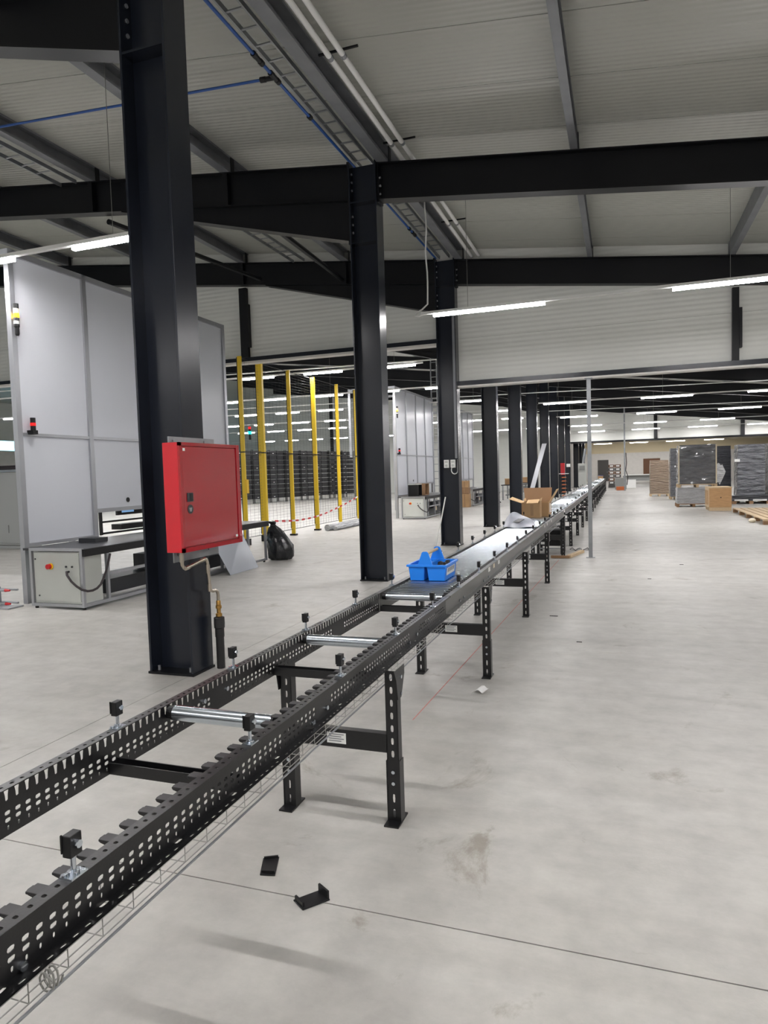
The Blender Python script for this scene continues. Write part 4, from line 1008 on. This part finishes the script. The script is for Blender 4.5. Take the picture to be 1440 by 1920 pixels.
# ------------------------------------------------------------------ pallets and goods on the right
def load(x0, x1, y0, y1, z0, z1, amp=.02, nz=14, nx=8):
    # wrapped load: box with creased, slightly bulging sides
    m = MB(); ring = []
    pts = [(x0 + (x1 - x0) * k / nx, y0) for k in range(nx)] + [(x1, y0 + (y1 - y0) * k / nx) for k in range(nx)] + [(x1 - (x1 - x0) * k / nx, y1) for k in range(nx)] + [(x0, y1 - (y1 - y0) * k / nx) for k in range(nx)]
    cx, cy = (x0 + x1) / 2, (y0 + y1) / 2; n = len(pts); vs = []; rnd = random.Random(int(x0 * 100 + y0 * 10))
    for j in range(nz + 1):
        z = z0 + (z1 - z0) * j / nz
        for k, (x, y) in enumerate(pts):
            d = Vector((x - cx, y - cy)); d.normalize(); a = amp * (rnd.random() - .4) * (0 if j in (0,) else 1) - .02 * (j / nz) ** 4
            vs.append((x + d.x * a, y + d.y * a, z))
    fs = [(j * n + k, j * n + (k + 1) % n, (j + 1) * n + (k + 1) % n, (j + 1) * n + k) for j in range(nz) for k in range(n)]
    fs += [tuple(range(n))[::-1], tuple(range(nz * n, nz * n + n))]
    return m.add(vs, fs)
def pallet(t, x0, x1, y0, y1, z=0.0, m='wood', along='y', boards=5):
    for k in range(3):
        a = x0 + (x1 - x0 - .1) * k / 2
        B(a, a + .1, y0, y1, z + .001, z + .022).build('runner', m, t)
        for j in range(3):
            b = y0 + (y1 - y0 - .12) * j / 2; B(a, a + .1, b, b + .12, z + .022, z + .10).build('block', m, t)
    for k in range(boards):
        a = y0 + (y1 - y0 - .12) * k / (boards - 1); B(x0, x1, a, a + .12, z + .10, z + .13).build('board', m, t)
def wrapped(name, lab, x0, x1, y0, y1, h, m, group='wrapped pallet loads', pm='wood', z=0.):
    t = thing(name, lab, 'pallet load', ((x0 + x1) / 2, (y0 + y1) / 2, z), group)
    pallet(t, x0, x1, y0, y1, z, pm); load(x0 + .02, x1 - .02, y0 + .02, y1 - .02, z + .132, h).build('load', m, t, smooth=False)
    return t
wrapped('wrapped_load', 'brown carton stack in stretch wrap, leftmost of the pallet loads', 1.45, 2.43, 39.5, 40.5, 1.95, 'wrap_brown')
wrapped('wrapped_load', 'narrow grey wrapped stack between the brown load and the big one', 2.22, 2.75, 35.6, 36.6, 2.47, 'wrap_grey')
lo = wrapped('wrapped_load', 'low clear wrapped load under the big dark one', 2.05, 3.28, 29.0, 30.0, .76, 'wrap_clear', pm='cardboard_dark')
t = wrapped('wrapped_load', 'big dark stretch wrapped stack standing on the low clear load', 2.1, 3.50, 29.02, 29.98, 2.43, 'wrap_dark', z=.765)
for x in (2.11, 3.44): B(x, x + .045, 28.985, 29.005, .92, 2.42).build('corner_board', 'cream', t)
sheet(lambda u, v: (3.50 + .32 * u * (1 - abs(v - .4)), 29.1 + .1 * u, 1.65 - .75 * v + .05 * math.sin(6 * u)), 8, 8).build('loose_film', 'wrap_clear', t, smooth=True)
wrapped('wrapped_load', 'black crate stack just right of the big dark load', 3.62, 4.45, 32.3, 33.3, 2.42, 'wrap_black')
t = wrapped('wrapped_load', 'tall grey wrapped stack with small white tag, rightmost in full view', 4.55, 5.62, 31.6, 32.6, 2.43, 'wrap_dark')
B(4.46, 4.66, 31.585, 31.595, 1.72, 1.83).build('tag', 'label_white', t)
wrapped('wrapped_load', 'black stack cut off by the right picture edge', 5.70, 6.6, 31.6, 32.6, 2.45, 'wrap_black')
t = thing('black_pallet', 'black plastic pallet with pale labels in front of the tall grey stack', 'pallet', (4.9, 31.0, 0))
for k in range(3): B(4.25 + .62 * k, 4.40 + .62 * k, 30.7, 31.5, .001, .12).build('runner', 'cardboard_dark', t)
B(4.25, 5.72, 30.7, 31.5, .12, .34).build('deck', 'wrap_black', t)
for x in (4.33, 5.0): B(x, x + .5, 30.69, 30.699, .125, .19).build('sticker', 'label_white', t)
# wooden crate
t = thing('wooden_crate', 'small closed plywood crate in front of the big dark load', 'crate', (3.25, 27.0, 0))
x0, x1, y0, y1 = 2.93, 3.64, 26.45, 27.55
B(x0, x1, y0, y1, .12, .80).build('body', 'wood_crate', t); B(x0 - .02, x1 + .02, y0 - .02, y1 + .02, .80, .84).build('lid', 'wood', t)
for a in (y0 - .001, (y0 + y1) / 2, y1 - .08): B(x0 - .02, x0 - .001, a, a + .08, .12, .80).build('batten', 'wood', t)
for z in (.12, .72): B(x0 - .018, x0 - .0012, y0 + .08, y1 - .08, z, z + .08).build('batten', 'wood', t)
for z in (.12, .36, .60): B(x0, x1, y0 - .012, y0 - .001, z + .01, z + .19).build('plank', 'wood_crate', t)
for k in range(4): B(x0, x1, y0 + .33 * k, y0 + .33 * k + .1, .001, .12).build('skid', 'wood', t)
MB().cyl((3.3, 26.437, .47), (3.3, 26.425, .47), .02, 10).build('knob', 'black_plastic', t)
# flat pallet at the right picture edge
t = thing('flat_pallet', 'long empty wooden pallet lying flat at the right picture edge', 'pallet', (4.3, 23, 0))
for k in range(8): B(3.56 + .22 * k, 3.56 + .22 * k + .16, 20.3, 25.6, .125, .15).build('board', 'wood', t)
for k in range(5): B(3.56, 5.26, 20.3 + 1.29 * k, 20.3 + 1.29 * k + .14, .10, .124).build('cross_board', 'wood', t)
for k in range(5):
    for j in range(3): B(3.56 + .78 * j, 3.56 + .78 * j + .14, 20.3 + 1.29 * k, 20.44 + 1.29 * k, .001, .0995).build('block', 'cardboard_dark', t)
MB().lathe([(.02, .001), (.07, .01), (.095, .05), (.085, .09), (.05, .115), (.01, .12)], 3.42, 21.1, 14).build('round_lump', 'cream', origin=(3.42, 21.1, 0), smooth=True, label='rounded pale lump on the floor beside the flat pallet', cat='lump')

# ------------------------------------------------------------------ far end of the hall
t = thing('tray_stack', 'dark stack of trays with pale contents at the far end of the conveyor', 'tray stack', (-.5, 58, 0))
for k in range(6):
    z = .25 + .27 * k
    for x in (-.98, -.5):
        B(x, x + .46, 57.8, 58.4, z, z + .24).build('tray', 'brown_door' if k % 2 else 'grey_door', t); B(x + .1, x + .36, 57.78, 57.799, z + .08, z + .19).build('contents', 'label_white', t)
B(-1.0, 0, 57.8, 58.4, .001, .245).build('base', 'grey_door', t)
for i, (x, y, z, w, h, m, lab) in enumerate(((-1.55, 49.6, .862, .34, .20, 'cardboard', 'carton on the far end of the conveyor'), (-.45, 52.5, .001, .8, .8, 'cab_midgrey', 'grey box beyond the far end of the conveyor'), (-.35, 50.6, .001, .6, .22, 'orange_plastic', 'low orange bin on the floor by the conveyor end'), (.05, 55.5, .001, 1.0, .6, 'label_white', 'white wrapped box on a low pallet near the far end'))):
    t = thing('storage_box', lab, 'box', (x, y, z), 'boxes at the far end'); B(x, x + w, y, y + w, z, z + h).build('body', m, t, bevel=.01); B(x - .01, x + w + .01, y - .01, y + w + .01, z + h, z + h + .03).build('lid', m if i else 'blue_steel', t)
t = thing('work_table', 'long white work table in front of the end wall', 'table', (1.6, 68, 0))
B(.1, 3.2, 67.5, 68.6, .82, .90).build('table_top', 'white_plastic', t); B(.3, 3.0, 67.6, 68.5, .30, .815).build('apron', 'cab_midgrey', t)
for x in (.15, 3.05):
    for y in (67.55, 68.45): B(x, x + .1, y, y + .1, .001, .815).build('leg', 'galv', t)
for i, (x, w, m, lab) in enumerate(((-2.62, 1.2, 'grey_door', 'dark grey door in the end wall left of the trays'), (2.4, 1.8, 'brown_door', 'brown double door in the end wall behind the brown load'))):
    t = thing('door_%d' % (i + 1), None, None, (x, YH, 0), kind='structure'); t['label'] = lab
    B(x, x + w, YH - .06, YH - .005, .002, 2.5).build('leaf', m, t); B(x + w - .2, x + w - .1, YH - .1, YH - .061, 1.05, 1.1).build('door_handle', 'galv', t)
t = thing('tall_machine', 'tall pale grey machine with spout beside the far columns', 'machine', (-2.4, 46, 0))
B(-2.66, -2.16, 45.9, 46.5, .002, 1.95).build('body', 'cab_grey', t, bevel=.02); B(-2.58, -2.24, 45.885, 45.898, 1.5, 1.8).build('panel', 'cab_midgrey', t); MB().cyl((-2.35, 46.2, 1.95), (-2.2, 46.2, 2.9), .08, 10).build('spout', 'galv', t)
t = thing('parts_trolley', 'black trolley of orange trays beside a far column', 'trolley', (-3.0, 38.8, 0))
for k in range(6):
    B(-3.18, -2.82, 38.5, 39.0, .12 + .2 * k, .14 + .2 * k).build('shelf', 'black_plastic', t); B(-3.1, -2.9, 38.48, 38.9, .145 + .2 * k, .19 + .2 * k).build('tray', 'orange_plastic', t)
for x in (-3.2, -2.83):
    for y in (38.5, 38.97): B(x, x + .03, y, y + .03, .002, 1.35).build('post', 'black_plastic', t)
B(-3.25, -2.75, 38.45, 39.05, 1.351, 1.38).build('top', 'white_plastic', t)
for i, (y, m) in enumerate(((37.6, 'table_black'), (42.5, 'table_black'))):
    t = thing('work_bench', 'dark work bench behind the far columns, %s from the camera' % ORD[i], 'bench', (-5.9, y, 0), 'work benches behind the columns')
    B(-6.3, -5.1, y, y + 1.8, .80, .85).build('bench_top', m, t)
    for x in (-6.25, -5.2):
        for yy in (y + .05, y + 1.7): B(x, x + .06, yy, yy + .06, .002, .80).build('leg', 'galv', t)
    B(-6.1, -5.3, y + .2, y + 1.5, .25, .30).build('shelf', 'galv_dull', t); B(-5.95, -5.5, y + .4, y + .9, .301, .62).build('case', 'cab_midgrey', t)
    c = thing('carton', 'carton on a work bench behind the far columns, %s from the camera' % ORD[i], 'box', (-5.9, y + .5, .851), 'cartons on the work benches')
    B(-6.15, -5.55, y + .4, y + .9, .851, 1.16).build('body', 'cardboard', c, bevel=.01); B(-6.17, -5.53, y + .38, y + .92, 1.16, 1.19).build('lid', 'cardboard_in', c)
